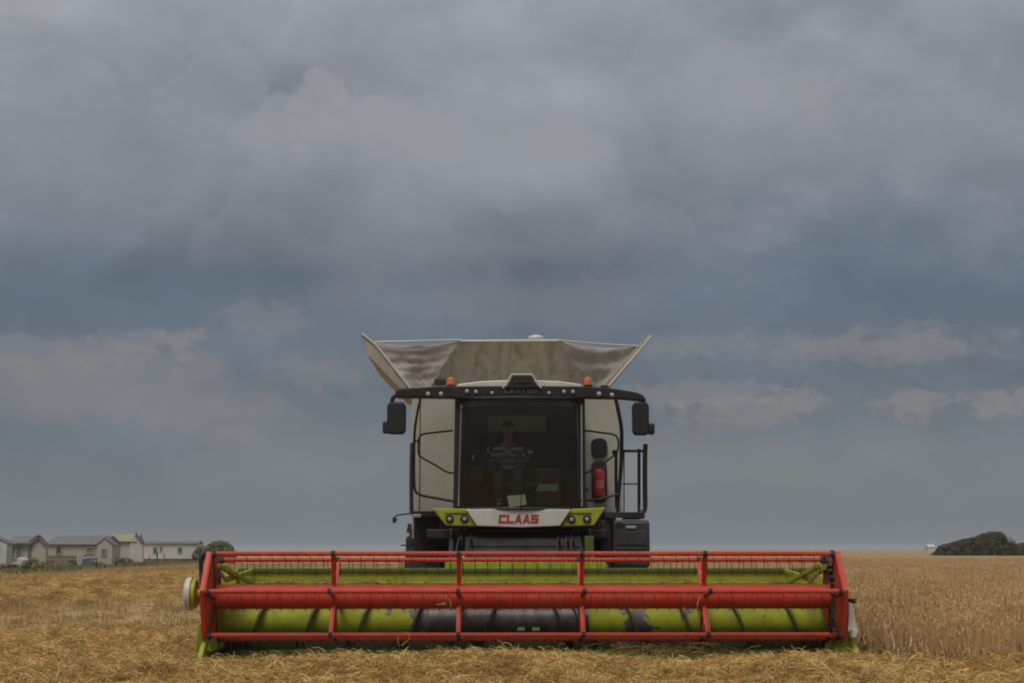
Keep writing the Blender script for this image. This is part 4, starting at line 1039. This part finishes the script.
c2 = caravan('static_caravan', 'cream caravan with wide pale window and brown corner post, second from the left', px(9, Y2), px(31, Y2), Y2, 3, .45, pz(543.5, Y2), pz(536, Y2 + 1.5), 'cv_cream', 'cv_roof', 'x', [win(9.5, 22.5, 546, 559, Y2, 'curtain')])
b = MB(); g0, g1 = px(31.8, Y2), px(46.5, Y2); gm = px(39, Y2)
b.prism([(g0, Y2 - .1, .45), (g1, Y2 - .1, .45), (g1, Y2 - .1, pz(544, Y2)), (gm, Y2 - .1, pz(536.8, Y2)), (g0, Y2 - .1, pz(542.5, Y2))], (0, .5, 0)); b.build('porch_end', 'cv_beige', c2)
MB().bar((g1 + .1, Y2 - .18, pz(545, Y2)), (gm, Y2 - .18, pz(536, Y2)), .16, .25).build('barge_board', 'cv_roof', c2)
MB().bar((g0 - .1, Y2 - .18, pz(543, Y2)), (gm, Y2 - .18, pz(536, Y2)), .16, .25).build('barge_board', 'cv_roof', c2)
Y3 = 114
c3 = caravan('static_caravan', 'long beige caravan with grey roof behind the weathered decking', px(47, Y3), px(101, Y3), Y3, 6, .45, pz(544.5, Y3), pz(535.6, Y3 + 3), 'cv_beige', 'cv_roof', 'x', [win(55.5, 62.5, 545.5, 554.5, Y3), win(86, 94, 547, 554, Y3, 'curtain')], trim=False)
Y4 = 113
po = caravan('lodge', 'small beige porch lodge with grey gable roof, between beige and green roofed caravans', px(98, Y4), px(113, Y4), Y4, .8, .3, pz(545, Y4), pz(537, Y4), 'cv_beige', 'cv_roof', 'y', [win(102, 108, 548, 556, Y4, 'curtain')], trim=False)
Y5 = 122
c4 = caravan('static_caravan', 'cream caravan with pale green roof and two narrow dark windows', px(110, Y5), px(135, Y5), Y5, 2.4, .45, pz(541.5, Y5), pz(533.6, Y5 + 1.2), 'cv_cream', 'cv_roofg', 'x', [win(111.5, 115, 543.5, 552, Y5), win(116, 120, 543.5, 552, Y5)], trim=False)
b = MB(); g0, g1 = px(130, Y5), px(143, Y5); gm = px(135.5, Y5)
b.prism([(g0, Y5 - .1, .45), (g1, Y5 - .1, .45), (g1, Y5 - .1, pz(543, Y5)), (gm, Y5 - .1, pz(534, Y5)), (g0, Y5 - .1, pz(541, Y5))], (0, .5, 0)); b.build('gable_end', 'cv_white', c4)
MB().bar((g1 + .1, Y5 - .15, pz(544, Y5)), (gm, Y5 - .15, pz(533.6, Y5)), .16, .2).build('barge_board', 'cv_roof', c4)
Y6 = 160
caravan('static_caravan', 'long low white caravan with three small dark windows, rightmost of the row', px(142, Y6), px(197, Y6), Y6, 3, .45, pz(543.5, Y6), pz(540.8, Y6 + 2), 'cv_white', 'cv_roof', 'x', [win(153, 157.5, 547, 554, Y6), win(159.5, 162.5, 546.5, 552, Y6), win(177.5, 182.5, 547, 553.5, Y6)], trim=False)
# decking with boards
dk = empty('decking', (px(62, 108), 108, 0), 'weathered brown timber decking in front of the long beige caravan', 'decking')
x0, x1 = px(47, 108), px(77, 108); n = 14
for k in range(n):
    xx = x0 + (x1 - x0) * k / n; MB().bx(xx, xx + (x1 - x0) / n - .03, 108, 108.04, .1, pz(556.5, 108)).build('board', 'deckwood', dk)
MB().bx(x0, x1, 108.05, 106, .15, .75).build('deck_base', 'deckwood', dk); MB().bx(x0, x1, 107.96, 108.1, pz(556.4, 108), pz(555.6, 108)).build('hand_rail', 'deckwood', dk)
for xx in (px(78, 108), px(80, 108)): MB().bx(xx, xx + .12, 108, 108.12, 0, pz(553.5, 108)).build('post', 'cv_cream', dk)
# pale covered stack and white bottle by the decking
o = MB().prism([at(15.5, 574, 94), at(25, 573, 94), at(24, 560, 94), at(20, 557, 94), at(16.5, 559, 94)], (0, 1.2, 0)).build('covered_stack', 'plastic_w', bevel=.08); tag(o, 'pale upright covered stack in front of the wide caravan window', 'covered stack')
MB().tube([at(16, 565, 93.97), at(24.6, 566, 93.97)], .05, 6).build('strap', 'grey', o)
gas = empty('gas_bottle', at(84.3, 568, 107), 'white gas bottle standing beside the decking posts', 'gas bottle'); g_ = gas.location
MB().lathe(g_, (0, 0, 1), [(0, .17), (.05, .2), (.62, .2), (.74, .12), (.78, .06)], 14).build('cylinder', 'plastic_w', gas, smooth=True); MB().lathe(g_ + Vector((0, 0, .78)), (0, 0, 1), [(0, .08), (.12, .08)], 10).build('collar', 'grey', gas)
tb = empty('garden_table', at(90, 568, 107), 'dark blue covered garden table between gas bottle and porch', 'table'); q = tb.location
MB().bx(q.x - .5, q.x + .4, q.y - .4, q.y + .4, q.z + .62, q.z + .72).build('tabletop', 'bluecloth', tb, bevel=.02)
for ax, ay in ((-.45, -.35), (.35, -.35), (-.45, .35), (.35, .35)): MB().bx(q.x + ax - .03, q.x + ax + .03, q.y + ay - .03, q.y + ay + .03, q.z, q.z + .615).build('leg', 'dark', tb)
MB().bx(q.x - .42, q.x + .30, q.y - .41, q.y - .40, q.z + .1, q.z + .615).build('cover', 'bluecloth', tb)
for pxx, top, lab in ((157, 551, 'dark slim post in front of the white caravan, under its left window'), (164, 554, 'short brown post in front of the white caravan windows'), (149, 556, 'short dark post near the left end of the white caravan')):
    p = at(pxx, 562, 152); o = MB().lathe((p.x, 152, 0), (0, 0, 1), [(0, .07), (pz(top, 152) - .1, .065), (pz(top, 152), .03)], 8).build('post', 'cv_trim' if top != 551 else 'dark'); tag(o, lab, 'post', 'posts by the white caravan')

# ================================================================== bushes
def bush(name, label, cx, cy, prof, depth, n, leaf, m_, seed, cat='bush', group=None, trunk=True, base=0.0):
    """prof: list of (x offset, height); crown of leaf faces under that outline"""
    rg = random.Random(seed); r = empty(name, (cx, cy, base), label, cat, group)
    x0, x1 = prof[0][0], prof[-1][0]
    def H(x):
        for (a, ha), (c, hc) in zip(prof, prof[1:]):
            if a <= x <= c: return ha + (hc - ha) * (x - a) / (c - a)
        return 0
    b = MB(); lumps = []
    for _i in range(max(24, n // 90)):
        x = rg.uniform(x0, x1); h = H(x); y = rg.uniform(-depth / 2, depth / 2); hy = math.sqrt(max(0, 1 - (2 * y / depth) ** 2))
        z = rg.uniform(.15, .93) * h * (.45 + .55 * hy) if _i % 2 else h * rg.uniform(.8, .92); y = y if _i % 2 else y * .25; rad = rg.uniform(.14, .26) * max(h, .4) + .14; lumps.append((Vector((x, y, z)), rad))
    for _ in range(n):
        c, rad = lumps[rg.randrange(len(lumps))]
        d = Vector((rg.gauss(0, 1), rg.gauss(0, 1), rg.gauss(0, 1))).normalized() * rad * (rg.random() ** .35)
        p = c + d
        if p.z < .02 or p.x < x0 or p.x > x1 or p.z > H(min(max(p.x, x0), x1)) * 1.04 + .03: continue
        nn = (d.normalized() + Vector((rg.uniform(-.7, .7), rg.uniform(-.7, .7), rg.uniform(-.3, .9)))).normalized()
        u = nn.orthogonal().normalized(); v = nn.cross(u); a = rg.uniform(0, 6.28); u, v = u * math.cos(a) + v * math.sin(a), v * math.cos(a) - u * math.sin(a); s_ = leaf * rg.uniform(.5, 1.2)
        P = Vector((cx, cy, base)) + p
        b.quad(P - u * s_, P - v * s_ * .5, P + u * s_, P + v * s_ * .5)
    b.build('crown', m_, r, recalc=False)
    if trunk:
        b = MB()
        for k in range(7):
            x = x0 + (x1 - x0) * (k + .5) / 7; h = H(x) * .75
            b.tube(arc([(cx + x * .8, cy, base), (cx + x * .92, cy + rg.uniform(-.4, .4), base + h * .5), (cx + x, cy + rg.uniform(-.7, .7), base + h)], 3), [.12] * 3 + [.08] * 2 + [.05] + [.02], 5)
        b.build('trunk', 'bark', r)
    return r
D = 190; k = D / 1437
bush('bush', 'large dark wind shaped bush standing in the wheat at the right horizon', at(975.5, 556, D).x, D, [((a - 972) * k, (557.5 - h) * k) for a, h in ((933, 552), (937, 546), (945, 544), (955, 541), (966, 538.5), (975, 537), (983, 533.5), (992, 532), (1000, 533), (1003, 540), (1006, 547), (1009, 555))], 7, 26000, .20, 'leaf', 3, base=.30)
bush('bush', 'lower dark bush cut off by the right edge, beside the large one', at(1028, 556, D + 6).x, D + 6, [((a - 1025) * k, (556.5 - h) * k) for a, h in ((1007, 549), (1012, 543.5), (1020, 541.5), (1030, 543), (1040, 541), (1052, 545), (1060, 553))], 6, 15000, .20, 'leaf', 4, base=.30)
D = 150; k = D / 1437
bush('round_tree', 'round dusty green tree right of the last white caravan', at(220, 552, D).x, D, [((a - 220) * k * .9, (561 - h) * k) for a, h in ((204, 548), (207, 543), (213, 540), (220, 539), (228, 540.5), (233, 544), (236, 550))], 3.4, 9000, .15, 'leaf_far', 5, cat='tree')
bush('small_bush', 'small dull bush between the last caravan and the round tree', at(201, 552, D).x, D, [(-.9, 1.1), (-.3, 1.75), (.4, 1.85), (1, 1.1)], 1.4, 900, .13, 'leaf_far', 6)
# scrub along the caravans, plant by plant where it can be told apart
sc = [(5, 573, 92, 1.6, .9, 'pale green weeds at the foot of the leftmost caravan'), (34, 573, 92, 1.7, 1.35, 'tall green weeds beside the pale covered stack'), (43, 572, 94, 1.3, 1.0, 'yellowish weeds in front of the beige porch end'),
      (56, 570, 101, 2.0, .75, 'low dry weeds in front of the timber decking'), (70, 569, 104, 1.8, .7, 'thin dry weeds near the decking posts'), (100, 567, 109, 1.9, .8, 'dull green scrub below the brown porch lodge'),
      (114, 565, 116, 1.9, 1.1, 'rounded scrub in front of the two narrow dark windows'), (127, 563, 119, 1.8, 1.2, 'dark green scrub before the green roofed caravan'), (140, 562, 134, 1.5, .7, 'low scrub where the green roofed caravan ends')]
for i, (a, y, d, w, h, lab) in enumerate(sc):
    h *= .72; bush('weed_clump', lab, at(a, 560, d).x, d, [(-w * .55, h * .35), (-w * .3, h * .8), (0, h), (w * .25, h * .7), (w * .55, h * .3)], 1.4, 900, .10, 'scrub', 20 + i, cat='weeds', group='weeds along the caravans', trunk=False)
# continuous rough grass strip
b = MB(); rg = random.Random(9)
for _ in range(45000):
    t_ = rg.random(); yy = 70 + 130 * t_; xx = -28.4 - (yy - 90) * .022 - 4.0 * rg.random() ** 1.5 - (rg.random() < .2) * 6 * rg.random(); h = rg.uniform(.15, .62) * (.6 + .6 * noise.noise(Vector((xx * .35, 0, 3))))
    h = max(h, .08); a = rg.uniform(0, 3.14); w = Vector((math.cos(a), math.sin(a), 0)) * rg.uniform(.04, .10); l_ = Vector((rg.uniform(-.15, .15), rg.uniform(-.15, .15), h))
    P = Vector((xx, yy, 0)); b.quad(P - w, P + w, P + l_ + w * .3, P + l_ - w * .3)
o = b.build('rough_grass', 'scrub', recalc=False); tag(o, 'rough uncut grass strip between the stubble and the caravans', 'grass', kind='stuff')
# tiny white building on the horizon
Db = 420; p = at(932, 549, Db)
cb = empty('cottage', (p.x, Db, 0), 'tiny white cottage on the horizon just left of the large bush', 'house')
MB().bx(p.x - 1.0, p.x + 1.0, Db, Db + 4, 0, 2.1).build('wall', 'white', cb); MB().prism([(p.x - 1.1, Db - .2, 2.103), (p.x - 1.1, Db + 2, 2.9), (p.x - 1.1, Db + 4.2, 2.103)], (2.2, 0, 0)).build('roof', 'cv_white', cb)
# ================================================================== haze
hz_ = MB().bx(-4100, 4100, -260, 7900, -1, 9.5).build('haze', 'ground')
hz_.data.materials.clear()
m = bpy.data.materials.new('haze'); m.use_nodes = True; nt = m.node_tree; nt.nodes.clear()
ho = N('ShaderNodeOutputMaterial'); pv = N('ShaderNodeVolumePrincipled'); pv.inputs['Density'].default_value = .0004; pv.inputs['Color'].default_value = (.86, .90, .93, 1); L(pv.outputs[0], ho.inputs['Volume'])
hz_.data.materials.append(m); tag(hz_, 'thin dusty haze hanging over the whole field', 'haze', kind='stuff')
